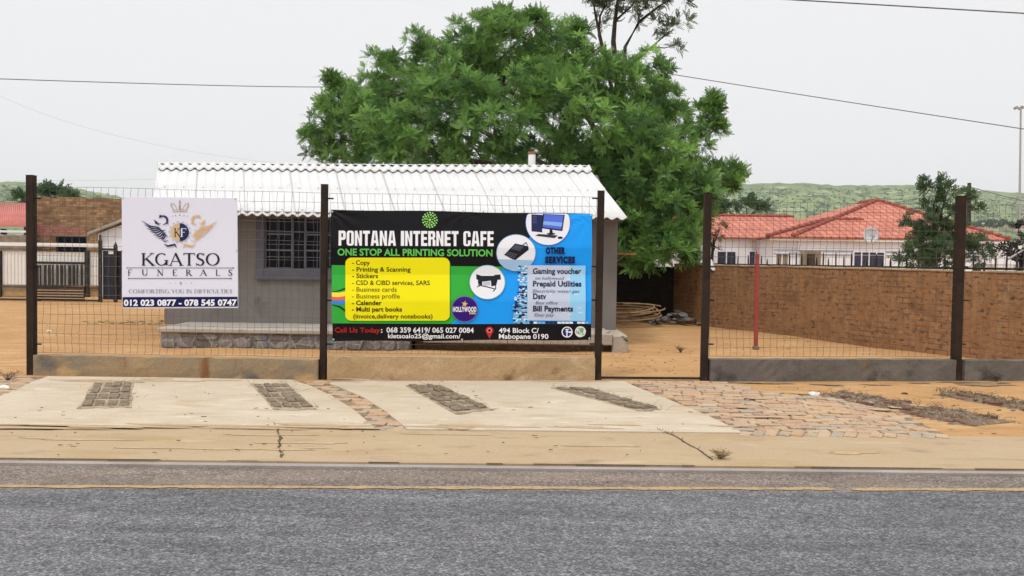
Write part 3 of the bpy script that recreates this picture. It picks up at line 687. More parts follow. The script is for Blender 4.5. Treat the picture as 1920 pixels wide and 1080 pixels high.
# rusty shelf frame on the side of the house
sp0, sp1 = P(1156, 476, 16.5), P(1188, 477, 16.5)
e_ = empty('wall_bracket', (WX1, 16.5, 0), 'rusty bracket with a slanting brace on the right side wall of the house', 'bracket')
b = MB(); b.box2((WX1 + .001, 16.2, sp0.z - .02), (sp1.x, 16.8, sp0.z + .02)); b.build('shelf', M['rust'], e_)
b = MB(); q = P(1172, 482, 16.5); q2 = P(1158, 500, 16.5); b.bar((q.x, 16.5, sp0.z - .02), (WX1 + .02, 16.5, q2.z), .02, .02); b.build('brace', M['ledge'], e_)
# ------------------------------------------------------------------ printed signs: graphics in sheet coordinates, mapped on the hanging sheet
def tri_text(body, space=1.0, bold=0.0, shear=0.0):
    cu = bpy.data.curves.new('t', 'FONT'); cu.body = body; cu.size = 1; cu.offset = bold; cu.space_character = space; cu.shear = shear; cu.resolution_u = 3
    ob = bpy.data.objects.new('t', cu); COL.objects.link(ob); dg = bpy.context.evaluated_depsgraph_get(); dg.update()
    me = ob.evaluated_get(dg).to_mesh(); vs_ = [(v.co.x, v.co.y) for v in me.vertices]; fs = [list(p.vertices) for p in me.polygons]
    ob.evaluated_get(dg).to_mesh_clear(); bpy.data.objects.remove(ob); bpy.data.curves.remove(cu); return vs_, fs
_h = tri_text('H')[0]; CAPH = max(v[1] for v in _h)
class Sheet:
    def __init__(s, i, off, disp=None, grid=(12, 8)):
        s.a, s.b, s.d, s.n = panel_pts(i); s.a = s.a + s.n * off; s.disp = disp; s.grid = grid; s.lv = 0
    def pt(s, px, py, lift=0):
        r = ray(px, py); t = (s.a - CAMP).dot(s.n) / r.dot(s.n)
        return CAMP + r * t + s.n * ((s.disp(px, py) if s.disp else 0) + lift)
    def put(s, name, vs2, fs, m_, parent, lift=None):
        if lift is None: s.lv += 1; lift = .004 + s.lv * .0004
        bm = bmesh.new(); vv = [bm.verts.new((x, y, 0)) for x, y in vs2]
        for f in fs:
            try: bm.faces.new([vv[i] for i in f])
            except Exception: pass
        if s.disp:
            xs = [v[0] for v in vs2]; ys = [v[1] for v in vs2]
            gx, gy = s.grid
            for g, ax in ((gx, 0), (gy, 1)):
                lo, hi = (min(xs), max(xs)) if ax == 0 else (min(ys), max(ys)); k = math.ceil((lo + .01) / g) * g
                while k < hi:
                    no = (1, 0, 0) if ax == 0 else (0, 1, 0); co = (k, 0, 0) if ax == 0 else (0, k, 0)
                    bmesh.ops.bisect_plane(bm, geom=bm.verts[:] + bm.edges[:] + bm.faces[:], plane_co=co, plane_no=no); k += g
        org = wloc(parent)
        for v in bm.verts: v.co = s.pt(v.co.x, v.co.y, lift) - org
        bm.normal_update()
        for f in bm.faces:
            if f.normal.dot(s.n) < 0: f.normal_flip()
        me = bpy.data.meshes.new(name); bm.to_mesh(me); bm.free(); me.materials.append(m_)
        o = bpy.data.objects.new(name, me); COL.objects.link(o); o.parent = parent; return o
    def poly(s, name, pts, m_, parent): return s.put(name, pts, [list(range(len(pts)))], m_, parent)
    def polys(s, name, lst, m_, parent):
        vs_, fs = [], []
        for p in lst: fs.append([len(vs_) + i for i in range(len(p))]); vs_ += list(p)
        return s.put(name, vs_, fs, m_, parent)
    def text(s, body, x0, x1, base, cap, m_, parent, space=1.0, bold=0.0, shear=0.0, slope=.004, name='lettering'):
        vs_, fs = tri_text(body, space, bold, shear); a_ = min(v[0] for v in vs_); c_ = max(v[0] for v in vs_)
        sx = (x1 - x0) / (c_ - a_); sy = cap / CAPH
        return s.put(name, [(x0 + (v[0] - a_) * sx, base - v[1] * sy + slope * ((v[0] - a_) * sx)) for v in vs_], fs, m_, parent)
def circ(cx, cy, rx, ry=None, n=36, clip=None):
    ry = ry or rx; return [(cx + rx * math.cos(2 * math.pi * k / n), max(clip or -1e9, cy + ry * math.sin(2 * math.pi * k / n))) for k in range(n)]
def ringpolys(cx, cy, r0_, r1_, n=36, a0=0, a1=360):
    L = []
    for k in range(n):
        p, q = R(a0 + (a1 - a0) * k / n), R(a0 + (a1 - a0) * (k + 1) / n)
        L.append([(cx + r0_ * math.cos(p), cy + r0_ * math.sin(p)), (cx + r1_ * math.cos(p), cy + r1_ * math.sin(p)), (cx + r1_ * math.cos(q), cy + r1_ * math.sin(q)), (cx + r0_ * math.cos(q), cy + r0_ * math.sin(q))])
    return L
def rrect(x0, y0, x1, y1, r, n=6):
    L = []
    for cx, cy, a0 in ((x1 - r, y0 + r, -90), (x1 - r, y1 - r, 0), (x0 + r, y1 - r, 90), (x0 + r, y0 + r, 180)):
        for k in range(n + 1): a_ = R(a0 + 90 * k / n); L.append((cx + r * math.cos(a_), cy + r * math.sin(a_)))
    return L
def stroke(pts, ws):                              # tapered 2-D stroke -> quads
    L = []; n = len(pts); side = []
    for i, p in enumerate(pts):
        q, r = pts[max(0, i - 1)], pts[min(n - 1, i + 1)]; dx, dy = r[0] - q[0], r[1] - q[1]; l = math.hypot(dx, dy) or 1
        w_ = ws[i] if isinstance(ws, (list, tuple)) else ws; side.append(((p[0] - dy / l * w_ / 2, p[1] + dx / l * w_ / 2), (p[0] + dy / l * w_ / 2, p[1] - dx / l * w_ / 2)))
    for i in range(n - 1): L.append([side[i][0], side[i + 1][0], side[i + 1][1], side[i][1]])
    return L
_ink = {}
def ink(rgb, rough=.42):
    k = (tuple(rgb), rough)
    if k not in _ink:
        mt, t, b = newmat('print_%02x%02x%02x' % tuple(rgb)); b.inputs['Base Color'].default_value = c4(lin(rgb)); b.inputs['Roughness'].default_value = rough
        b.inputs['Specular IOR Level'].default_value = .2; _ink[k] = mt
    return _ink[k]
# ---- the internet cafe banner
def bdisp(px, py):
    v = (py - 393) / 245; u = (px - 621) / 490
    z = np.interp(v, [-.05, 0, .29, .5, .695, 1, 1.1], [0, 0, .038, .004, .036, 0, 0])
    for cx, cy, ph in ((621, 393, 0), (1110, 401, 2), (624, 640, 1), (1108, 637, 3), (868, 397, 1.5)):
        dx, dy = px - cx, py - cy; r = math.hypot(dx, dy); a_ = math.atan2(dy, dx)
        z += (.009 if (cx, cy) == (621, 393) else .0045) * math.sin(a_ * (13 if cx != 868 else 9) + ph) * min(1, r / 14) * math.exp(-r / 62)
    z += .004 * math.sin(u * 7 + v * 2) + .0025 * math.sin(u * 15 - v * 9 + 1)
    return float(z)
bs = Sheet(1, .062, bdisp, (7, 5))
ctr = bs.pt(866, 640); ban = empty('banner', (ctr.x, ctr.y, ctr.z), 'wide colourful internet cafe banner tied to the wire fence, black, blue, green and yellow', 'banner')
BLK, BLU, GRN, YEL, WHT = (13, 12, 18), (24, 156, 250), (52, 172, 62), (242, 232, 12), (236, 236, 242)
def edge(n, a_, b_, amp): return [(a_[0] + (b_[0] - a_[0]) * k / n, a_[1] + (b_[1] - a_[1]) * k / n + amp * math.sin(k * math.pi * 4 / n)) for k in range(n)]
outl = edge(16, (621, 393), (1110.5, 401), .8) + [(1110.5, 401), (1108, 520), (1108, 637)] + [(p[0], p[1]) for p in edge(16, (1108, 637), (624, 640), 1)] + [(624, 640), (622, 520)]
sh = bs.put('sheet', outl, [list(range(len(outl)))], ink(BLK, .33), ban, lift=0); so_ = sh.modifiers.new('thick', 'SOLIDIFY'); so_.thickness = .002; so_.offset = -1
bs.poly('green_field', [(622.3, 497), (948, 500), (930, 513), (893, 551), (846, 607), (623, 606)], ink(GRN), ban)
bs.poly('blue_field', [(1006, 399.5), (1109.5, 401.5), (1107.3, 607), (846, 607.3), (893, 551.2), (930, 513.2), (948, 500.2), (985, 470)], ink(BLU), ban)
for c_, y0_, y1_ in (((244, 222, 60), 548, 556), ((228, 96, 84), 556.3, 562), ((60, 140, 226), 563, 570)):
    bs.poly('cable_picture', [(622.6, y0_), (636, y0_ + .5), (650, y0_ - 2), (650, y1_ - 1), (636, y1_ + 1), (623, y1_)], ink(c_), ban)
bs.polys('cable_picture', stroke([(623, 547), (636, 545), (650, 540)], [1, 2, 3]) + stroke([(623, 571), (638, 575), (650, 584)], [1, 3, 4]), ink((16, 40, 18)), ban)
bs.poly('yellow_box', rrect(650, 486, 845, 604, 11), ink((38, 140, 46)), ban)
ybox = bs.poly('yellow_box', rrect(648, 483, 843, 601, 11), ink(YEL), ban)
lines = [('- Copy', 694, 496.5), ('- Printing & Scanning', 770, 509), ('- Stickers', 709, 521.3), ('- CSD & CIBD services, SARS', 806, 534), ('- Business cards', 744, 546.5), ('- Business profile', 750, 559), ('- Calender', 716, 571.5), ('- Multi part books', 754, 583.5)]
for k, (t_, x1_, by) in enumerate(lines):
    bs.text(t_, 660.5, x1_, by, 8.2, ink((30, 28, 10) if k not in (4, 5) else (120, 108, 20)), ybox, bold=.012 if k in (3, 4, 5) else .022, slope=.002)
bs.text('(invoice,delivery notebooks)', 663, 811, 596.5, 8.0, ink((60, 54, 14)), ybox, bold=.014, slope=.002)
BK_ = {  # heavy condensed capitals on a 1 x 1 cell, as convex pieces
 'P': [[(0, 0), (.38, 0), (.38, 1), (0, 1)], [(.38, .82), (.80, .82), (.70, 1), (.38, 1)], [(.62, .56), (1, .56), (1, .82), (.62, .82)], [(1, .82), (.92, .96), (.70, 1), (.80, .82)], [(.38, .38), (.75, .38), (.95, .44), (1, .56), (.38, .56)]],
 'O': [[(0, .14), (.37, .14), (.37, .86), (0, .86)], [(.63, .14), (1, .14), (1, .86), (.63, .86)], [(0, .86), (1, .86), (.88, .97), (.7, 1), (.3, 1), (.12, .97)], [(0, .14), (.12, .03), (.3, 0), (.7, 0), (.88, .03), (1, .14)]],
 'N': [[(0, 0), (.34, 0), (.34, 1), (0, 1)], [(.66, 0), (1, 0), (1, 1), (.66, 1)], [(.34, 1), (.34, .62), (.66, 0), (.66, .42)]],
 'T': [[(0, .80), (1, .80), (1, 1), (0, 1)], [(.31, 0), (.69, 0), (.69, .80), (.31, .80)]],
 'A': [[(0, 0), (.33, 0), (.52, 1), (.24, 1)], [(1, 0), (.67, 0), (.53, .95), (.525, 1), (.76, 1)], [(.30, .18), (.70, .18), (.66, .36), (.34, .36)]],
 'I': [[(0, 0), (1, 0), (1, 1), (0, 1)]],
 'E': [[(0, 0), (.42, 0), (.42, 1), (0, 1)], [(.42, .81), (1, .81), (1, 1), (.42, 1)], [(.42, .41), (.93, .41), (.93, .59), (.42, .59)], [(.42, 0), (1, 0), (1, .19), (.42, .19)]],
 'R': [[(0, 0), (.37, 0), (.37, 1), (0, 1)], [(.37, .82), (.80, .82), (.70, 1), (.37, 1)], [(.62, .60), (.97, .60), (.97, .82), (.62, .82)], [(.97, .82), (.90, .96), (.70, 1), (.80, .82)], [(.37, .44), (.80, .44), (.97, .60), (.37, .60)], [(.62, 0), (1, 0), (1, .38), (.86, .44), (.62, .44)]],
 'C': [[(0, .14), (.37, .14), (.37, .86), (0, .86)], [(.63, .62), (1, .62), (1, .86), (.63, .86)], [(.63, .14), (1, .14), (1, .38), (.63, .38)], [(0, .86), (1, .86), (.88, .97), (.7, 1), (.3, 1), (.12, .97)], [(0, .14), (.12, .03), (.3, 0), (.7, 0), (.88, .03), (1, .14)]],
 'F': [[(0, 0), (.42, 0), (.42, 1), (0, 1)], [(.42, .81), (1, .81), (1, 1), (.42, 1)], [(.42, .41), (.93, .41), (.93, .59), (.42, .59)]]}
def block_text(body, x0, x1, base, cap, m_, parent, slope=.004, grow=0.0):
    wd_ = {'I': .46, 'A': 1.12, 'E': .86, 'F': .84, 'T': .96, ' ': .42}; gap = .13; tot = sum(wd_.get(c, 1) + gap for c in body) - gap; k = (x1 - x0) / tot; x = x0; L = []
    for c in body:
        w_ = wd_.get(c, 1)
        for p in BK_.get(c, []):
            cx, cy = sum(q[0] for q in p) / len(p), sum(q[1] for q in p) / len(p); q_ = []
            for u, v in p: X_ = x + u * w_ * k; Y_ = base - v * cap; q_.append((X_ + (grow if u > cx else -grow), Y_ + slope * (X_ - x0) + (-grow if v > cy else grow)))
            L.append(q_)
        x += (w_ + gap) * k
    return bs.polys('lettering', L, m_, parent)
block_text('PONTANA INTERNET CAFE', 635.5, 925.2, 460.6, 28, ink(WHT), ban)
bs.text('ONE STOP ALL PRINTING SOLUTION', 633.5, 923, 478.7, 12.2, ink((100, 200, 92)), ban, bold=.026, slope=.006)
rn = random.Random(3); L = []
for rr, k_, s_ in ((0, 1, 3.2), (5.5, 7, 1.7), (9.4, 12, 1.9), (13.2, 16, 1.7)):
    for k in range(k_):
        a_ = 6.283 * k / k_ + rr * .3; L.append(circ(806 + rr * math.cos(a_), 412.5 + rr * 1.05 * math.sin(a_), s_ * rn.uniform(.8, 1.1), n=8))
bs.polys('dotted_emblem', L, ink((150, 214, 110)), ban)
# picture discs
def disc(cx, cy, rx, ry=None, clip=None, col=(233, 234, 244), rim=None):
    if rim: bs.poly('picture_disc', circ(cx, cy, rx + 1.3, (ry or rx) + 1.3, clip=clip), ink(rim), ban)
    return bs.poly('picture_disc', circ(cx, cy, rx, ry, clip=clip), ink(col), ban)
d1 = disc(1027, 418, 41, 41.5, 400.8, rim=(70, 110, 190))
K = ink((26, 28, 40)); NV = ink((36, 42, 88))
bs.poly('computer_tower', [(996, 402), (1017, 403), (1016, 436), (996, 434)], NV, d1)
bs.polys('tower_vent', [[(998, 405 + 3 * k), (1006, 405.3 + 3 * k), (1006, 406.2 + 3 * k), (998, 405.9 + 3 * k)] for k in range(5)], ink((86, 96, 150)), d1)
bs.poly('monitor', [(1017.5, 401.2), (1058.5, 403), (1053.5, 433.5), (1014, 428)], K, d1)
bs.poly('monitor_screen', [(1020, 402.3), (1056, 404.2), (1051.5, 430.5), (1017, 426)], ink((84, 112, 222)), d1)
bs.poly('monitor_screen', [(1018.6, 415), (1054, 417.5), (1052.4, 425), (1017.7, 421)], ink((132, 178, 238)), d1)
bs.polys('monitor_stand', [[(1030, 430.5), (1035, 431), (1035.5, 438), (1029.5, 438)], circ(1032.5, 438.5, 8, 1.8, 16)], K, d1)
bs.poly('keyboard', [(1009, 438.8), (1045, 441.5), (1039, 446.5), (1003, 442)], ink((52, 54, 66)), d1)
bs.poly('mouse', circ(1049.5, 445.8, 4.8, 2.3, 14), K, d1)
d2 = disc(967, 474, 36, 33.5, rim=(96, 150, 200))
bs.poly('disc_shadow', [(933, 486), (1001, 488), (992, 499), (980, 505), (967, 507), (953, 505), (941, 497)], ink((158, 192, 226)), d2)
bs.poly('card_machine', [(944.5, 478), (965, 456.5), (990, 462), (990.5, 468.5), (966, 487.5), (960, 486)], K, d2)
bs.poly('card_machine_screen', [(957.5, 467), (965, 459), (981, 462.5), (974, 471)], ink((74, 76, 88)), d2)
bs.polys('card_machine_keys', [[(952 + 4.6 * i - 2.2 * j, 472 + 1.3 * i + 2.8 * j), (955 + 4.6 * i - 2.2 * j, 472.8 + 1.3 * i + 2.8 * j), (953.8 + 4.6 * i - 2.2 * j, 474.3 + 1.3 * i + 2.8 * j), (950.8 + 4.6 * i - 2.2 * j, 473.5 + 1.3 * i + 2.8 * j)] for i in range(4) for j in range(3)], ink((104, 106, 116)), d2)
bs.polys('card_slip', stroke([(978, 460.5), (986, 455), (988, 461)], [1.5, 2.5, 1.5]), ink((60, 60, 70)), d2)
d3 = disc(913.5, 529, 32.5, 31, rim=(120, 180, 170))
bs.polys('printer', [[(892.5, 514), (903, 517), (938, 514.5), (939, 524), (905, 528), (893, 523.5)], [(896, 523), (904, 527.5), (904, 535), (896, 532)], [(920, 525.5), (933, 524), (930, 535), (921, 537)]] +
         stroke([(896, 534), (912, 537.5), (929, 542)], 2) + stroke([(929, 528), (929, 541), (924, 546.5)], 1.8) + stroke([(901, 526), (899, 536), (894, 538)], 1.8), K, d3)
bs.poly('printer_tray', [(905, 528.5), (919, 527.5), (919, 535), (906, 535.5)], ink((190, 192, 204)), d3)
d4 = disc(871, 579, 23.5, 23, col=(52, 16, 116), rim=(120, 96, 160))
def star(cx, cy, r0_, r1_, n=5, rot=-90): return [(cx + (r0_ if k % 2 == 0 else r1_) * math.cos(R(rot + 180 / n * k)), cy + (r0_ if k % 2 == 0 else r1_) * math.sin(R(rot + 180 / n * k))) for k in range(2 * n)]
bs.poly('star_emblem', star(871, 569.5, 6.5, 2.6, rot=-80), ink((226, 190, 130)), d4)
bs.text('HOLLYWOOD', 848.8, 893, 583.8, 8.6, ink(WHT), d4, bold=.045, space=1.1)
bs.text('bets', 880, 891.5, 588.5, 4.6, ink((240, 220, 120)), d4, bold=.02)
# chips and the pale services box
rn = random.Random(12); LL = {0: [], 1: [], 2: []}
for col_, (xa, xb, ya) in enumerate(((963, 975, 556), (971, 990, 498), (966, 988, 560), (974, 990, 530))):
    y = ya
    while y < 604:
        h_ = rn.uniform(2.2, 4); x0_ = xa + rn.uniform(-3, 3); x1_ = xb + rn.uniform(-3, 3); k = x0_; j = 0
        while k < x1_: w_ = rn.uniform(3, 7); LL[rn.choice([0, 0, 1, 1, 2])].append([(k, y), (min(k + w_, x1_), y + .2), (min(k + w_, x1_), y + h_ - .3), (k, y + h_ - .5)]); k += w_ + .4
        y += h_ + .3
for k in range(16): x0_ = 985 + k * 7.4; LL[rn.choice([0, 1, 2])].append([(x0_, 602.5), (x0_ + 6.5, 602.6), (x0_ + 6.5, 606.5), (x0_, 606.3)])
for k, c_ in ((0, (226, 238, 248)), (1, (112, 184, 236)), (2, (20, 40, 84))):
    vs_, L2 = [], LL[k]; bs.polys('chip_stacks', L2, ink(c_), ban)
box_ = bs.poly('services_box', [(988, 497), (1097, 498), (1096.5, 601.5), (987.5, 600.5)], ink((150, 208, 246)), ban)
bs.poly('services_box', [(989, 498), (1068, 498.6), (1067, 600.3), (988.5, 599.8)], ink((194, 204, 228)), box_)
LL = []
for k in range(34): x0_ = rn.uniform(1010, 1085); y0_ = rn.uniform(503, 595); LL.append([(x0_, y0_), (x0_ + rn.uniform(5, 12), y0_), (x0_ + 9, y0_ + 2.2), (x0_ + .5, y0_ + 2)])
for k, p_ in enumerate(LL): LL[k] = p_
bs.polys('services_box', LL[::2], ink((206, 224, 242)), box_)
DK = ink((24, 28, 54))
for t_, x0_, x1_, by in (('Gaming voucher', 998.5, 1089, 513), ('Prepaid Utilities', 998.5, 1089, 536.5), ('Dstv', 998.5, 1023, 560), ('Bill Payments', 998.5, 1073, 583)):
    bs.text(t_, x0_, x1_, by, 9.8, DK, box_, bold=.034, space=1.02)
    bs.polys('serif', [[(x0_ - .8, by - .9), (x0_ + 3.2, by - .9), (x0_ + 3.2, by + .1), (x0_ - .8, by + .1)]], DK, box_)
for t_, x0_, x1_, by in (('on hollywood', 1003, 1057, 524), ('Electricity water gas', 997.5, 1085, 548), ('Box office', 1003, 1044, 570), ('Easy pay', 1001, 1038, 592.5)):
    bs.text(t_, x0_, x1_, by, 5.6, ink((112, 110, 120)), box_, bold=.006, shear=.25)
bs.text('OTHER', 1022, 1058.5, 475.3, 10.6, ink((16, 22, 70)), ban, bold=.08, space=1.2)
bs.text('SERVICES', 1021, 1077, 492.8, 10.8, ink((16, 22, 70)), ban, bold=.08, space=1.2)
# contact strip
bs.text('Call Us Today', 628.5, 713, 622.5, 8.8, ink((168, 30, 36)), ban, bold=.03, space=1.03)
bs.text(':', 714.5, 717.5, 622.8, 8.8, ink(WHT), ban, bold=.02)
bs.text('068 359 6419/ 065 027 0084', 725, 888, 622.8, 9.3, ink(WHT), ban, bold=.018)
bs.text('kletsoalo25@gmail.com/', 728, 863.5, 633.5, 8.2, ink(WHT), ban, bold=.016)
bs.text('494 Block C/', 935, 1009.5, 623.3, 8.8, ink(WHT), ban, bold=.018)
bs.text('Mabopane 0190', 935, 1027.5, 634.4, 8.8, ink(WHT), ban, bold=.018)
pin = ringpolys(917.3, 619, 3.2, 7.2, 28) + [[(911.5, 623), (923, 623), (917.4, 634.5)]]
bs.polys('map_pin', pin, ink((196, 44, 48)), ban)
bs.polys('map_pin', ringpolys(917.3, 619, 2.8, 4.2, 20), ink((240, 150, 130)), ban)
fb = bs.poly('social_badge', circ(1062.3, 622, 10.3), ink(WHT), ban); bs.poly('badge_face', circ(1062.3, 622, 8.3), ink((30, 34, 108)), fb)
bs.polys('facebook_letter', stroke([(1062, 630), (1062, 619.5), (1063.2, 617), (1066, 616.6)], [2.2, 2.2, 2.2, 2]) + [[(1059.4, 620.6), (1065.6, 620.6), (1065.3, 622.4), (1059.4, 622.4)]], ink(WHT), fb)
wa = bs.poly('social_badge', circ(1087, 621.3, 10.3), ink((220, 226, 222)), ban); bs.poly('badge_face', circ(1087, 621.3, 8), ink((128, 160, 128)), wa)
bs.polys('handset', ringpolys(1087, 621.3, 5.6, 6.6, 24) + ringpolys(1088.6, 619.6, 3.4, 4.8, 8, 95, 185) + [circ(1084.6, 619.2, 1.2, n=8), circ(1088.8, 624.2, 1.2, n=8)], ink(WHT), wa)
for (x_, y_) in ((624, 397), (868, 396.5), (1107, 403), (626, 636), (1104, 634), (866, 636)):
    bs.poly('eyelet', circ(x_, y_, 1.8, n=12), ink((190, 190, 186)), ban)
# ---- the funeral sign board
fs_ = Sheet(0, .05)
p00, p10, p11, p01 = fs_.pt(228, 369), fs_.pt(444.5, 371), fs_.pt(446.5, 577.5), fs_.pt(229.5, 578.5)
board = empty('funeral_sign', ((p01 + p11) / 2), 'square white funeral sign board with a winged crest, tied to the wire fence', 'sign')
b = MB(); b.prism([p00, p10, p11, p01], -fs_.n * .012); bevel(b.build('board', ink((222, 222, 238), .35), board), .002)
fs_.poly('number_strip', [(230.3, 557), (445.6, 556.4), (445.9, 574.6), (230.6, 576)], ink((14, 20, 78)), board)
fs_.text('012 023 0877 - 078 545 0747', 232.5, 444.3, 573, 10.6, ink(WHT), board, bold=.04, space=1.04, slope=-.002)
T_, t_n = .15, .055
GL = {
 'K': (.92, [('l', .16, 0, .16, 1, T_), ('l', .78, 1, .2, .42, t_n), ('l', .34, .56, .86, 0, T_), ('s', .16, 0), ('s', .16, 1), ('s', .76, 1), ('s', .84, 0)]),
 'G': (1.0, [('a', .5, .5, .43, .5, 48, 325), ('l', .84, .04, .84, .42, T_), ('s', .84, .44)]),
 'A': (1.0, [('l', .1, 0, .48, 1, t_n), ('l', .46, 1, .88, 0, T_), ('l', .22, .34, .72, .34, t_n), ('s', .1, 0), ('s', .88, 0)]),
 'T': (.84, [('l', .42, 0, .42, .95, T_), ('l', .03, .965, .81, .965, .07), ('l', .05, 1, .05, .82, .05), ('l', .79, 1, .79, .82, .05), ('s', .42, 0)]),
 'S': (.7, [('a', .36, .745, .25, .255, 35, 235), ('l', .2, .60, .54, .40, T_), ('a', .35, .255, .27, .255, -145, 50), ('l', .60, 1, .60, .8, .05), ('l', .08, 0, .08, .22, .05)]),
 'O': (1.04, [('a', .52, .5, .46, .5, 0, 360)]),
 'F': (.72, [('l', .16, 0, .16, 1, T_), ('l', .2, .97, .66, .97, .06), ('l', .2, .53, .52, .53, .06), ('l', .65, 1, .65, .8, .05), ('s', .16, 0)]),
 'U': (.92, [('l', .15, 1, .15, .3, T_), ('a', .45, .33, .29, .33, 180, 360), ('l', .75, .3, .75, 1, t_n), ('s', .15, 1), ('s', .75, 1)]),
 'N': (.96, [('l', .15, 0, .15, 1, t_n), ('l', .14, 1, .8, 0, T_), ('l', .8, 0, .8, 1, t_n), ('s', .15, 0), ('s', .12, 1), ('s', .8, 1)]),
 'E': (.76, [('l', .16, 0, .16, 1, T_), ('l', .2, .97, .66, .97, .06), ('l', .2, .53, .54, .53, .06), ('l', .2, .03, .7, .03, .06), ('l', .65, 1, .65, .8, .05), ('l', .69, 0, .69, .2, .05)]),
 'R': (.88, [('l', .16, 0, .16, 1, T_), ('l', .2, .97, .36, .97, .06), ('a', .36, .745, .27, .24, -90, 90), ('l', .2, .5, .36, .5, .06), ('l', .36, .5, .82, 0, T_), ('s', .16, 0), ('s', .82, 0)]),
 'L': (.74, [('l', .16, 0, .16, 1, T_), ('l', .2, .03, .68, .03, .06), ('l', .67, 0, .67, .22, .05), ('s', .16, 1)]),
 'C': (.92, [('a', .5, .5, .43, .5, 48, 312), ('l', .8, 1, .8, .78, .05)]),
 'M': (1.15, [('l', .15, 0, .2, 1, t_n), ('l', .2, 1, .57, .05, T_), ('l', .57, .05, .94, 1, t_n), ('l', .94, 1, 1.0, 0, T_), ('s', .15, 0), ('s', 1.0, 0)]),
 'I': (.36, [('l', .18, 0, .18, 1, T_), ('s', .18, 0), ('s', .18, 1)]),
 'Y': (.9, [('l', .45, 0, .45, .48, T_), ('l', .1, 1, .45, .45, T_), ('l', .8, 1, .45, .45, t_n), ('s', .45, 0), ('s', .1, 1), ('s', .8, 1)]),
 'D': (.96, [('l', .16, 0, .16, 1, T_), ('l', .2, .97, .42, .97, .06), ('l', .2, .03, .42, .03, .06), ('a', .42, .5, .44, .47, -90, 90)]),
 ' ': (.4, [])}
def serif_quads(ch):
    L = []
    for k in GL[ch][1]:
        if k[0] == 'l': L += stroke([(k[1], k[2]), (k[3], k[4])], k[5])
        elif k[0] == 's': L += [[(k[1] - .15, k[2] - (.05 if k[2] > .3 else 0)), (k[1] + .15, k[2] - (.05 if k[2] > .3 else 0)), (k[1] + .15, k[2] + (0 if k[2] > .3 else .05)), (k[1] - .15, k[2] + (0 if k[2] > .3 else .05))]]
        else:
            _, cx, cy, rx, ry, a0, a1 = k; n = max(6, int(abs(a1 - a0) / 15)); pts = []; ws = []
            for i in range(n + 1):
                a_ = R(a0 + (a1 - a0) * i / n); pts.append((cx + (rx - .05) * math.cos(a_), cy + (ry - .03) * math.sin(a_))); ws.append(t_n + (T_ - t_n) * abs(math.cos(a_)) ** 1.3)
            L += stroke(pts, ws)
    return L
def serif_text(body, xs, base, cap, m_, parent, wx=None, slope=0.0):
    """xs: (x0, x1) to spread the word over, or a list of (x0, x1) per letter"""
    lets = []
    if isinstance(xs, tuple):
        tot = sum(GL[c][0] for c in body); x = xs[0]; k = (xs[1] - xs[0]) / tot
        for c in body: lets.append((c, x, k)); x += GL[c][0] * k
    else: lets = [(c, a_, (b_ - a_) / GL[c][0]) for c, (a_, b_) in zip(body, xs)]
    vs_, fs, lf = [], [], 0
    org = wloc(parent); b = MB(); fs_.lv += 1; base_l = .004 + fs_.lv * .0004
    for c, x0_, k in lets:
        for i, q in enumerate(serif_quads(c)):
            b.poly([fs_.pt(x0_ + u * k, base - v * cap + slope * (x0_ - lets[0][1]), base_l + .00004 * i) for u, v in q])
    return b.build('lettering', m_, parent, recalc=False)
INK = ink((34, 36, 50))
serif_text('KGATSO', (265, 413), 498, 23.5, INK, board)
serif_text('FUNERALS', [(240, 248), (266, 278), (294.5, 307), (323.5, 332.5), (348.5, 360), (375, 388.5), (404.5, 413), (427.5, 436.5)], 517, 11.5, INK, board)
serif_text('COMFORTING YOU IN DIFFICULTIES', (241.5, 436), 549.8, 7.4, ink((136, 136, 146)), board)
LN = ink((72, 74, 90))
fs_.polys('rule', [[(239, 501.7), (437, 501.9), (437, 502.9), (239, 502.7)], circ(437.5, 502.4, 1.4, n=8), circ(238.5, 502.2, 1.1, n=8)], LN, board)
fs_.polys('rule', [[(242, 521.4), (433, 521.5), (433, 522.6), (242, 522.5)], circ(433.5, 522, 1.3, n=8), circ(241.5, 522, 1.2, n=8)], LN, board)
fs_.polys('dot_ornament', [circ(319, 530.5, .9, n=6), circ(329, 530.6, .7, n=6), star(339, 530.7, 3, 1.4, 6), circ(349, 530.6, .7, n=6), circ(359, 530.7, 1.1, n=6)], ink((150, 150, 164)), board)
GO, GO2, NB = ink((176, 160, 134)), ink((214, 178, 126)), ink((24, 34, 78))
cr = []
for s in (-1, 1):
    cr += stroke([(337.5 + s * 4, 396), (337.5 + s * 7, 388), (337.5 + s * 11, 382.5), (337.5 + s * 15.5, 381.5)], [.8, 1, 1.2, 1.4])
    cr += stroke([(337.5 + s * 12, 396.2), (337.5 + s * 13.4, 391), (337.5 + s * 16.4, 385), (337.5 + s * 15.6, 381)], [1, 1.3, 1.8, 1.2])
cr += stroke([(324.5, 396.5), (350.5, 396.5)], 1.3) + stroke([(325, 393), (350, 393)], .7) + stroke([(337.5, 396), (337.5, 381)], [1, 3, ][0:1] * 2) + [[(335.9, 393), (339.1, 393), (338.6, 383), (336.4, 383)], [(337.5, 374), (339.6, 378.5), (337.5, 381.5), (335.4, 378.5)]]
fs_.polys('crown_emblem', cr, GO, board)
fs_.polys('dot_ornament', [circ(337.5 + d_, 403.5 + abs(d_) * .12, 1.2 - abs(d_) * .03, n=7) for d_ in (-14, -8, 0, 8, 14)], ink((70, 74, 104)), board)
emb = fs_.poly('crest_disc', [(337.4, 418.3)] + [(337.4 - 17 * math.sin(R(a_)), 435.4 - 17 * math.cos(R(a_))) for a_ in range(0, 181, 12)][1:-1] + [(337.4, 452.5)], ink((206, 178, 138)), board)
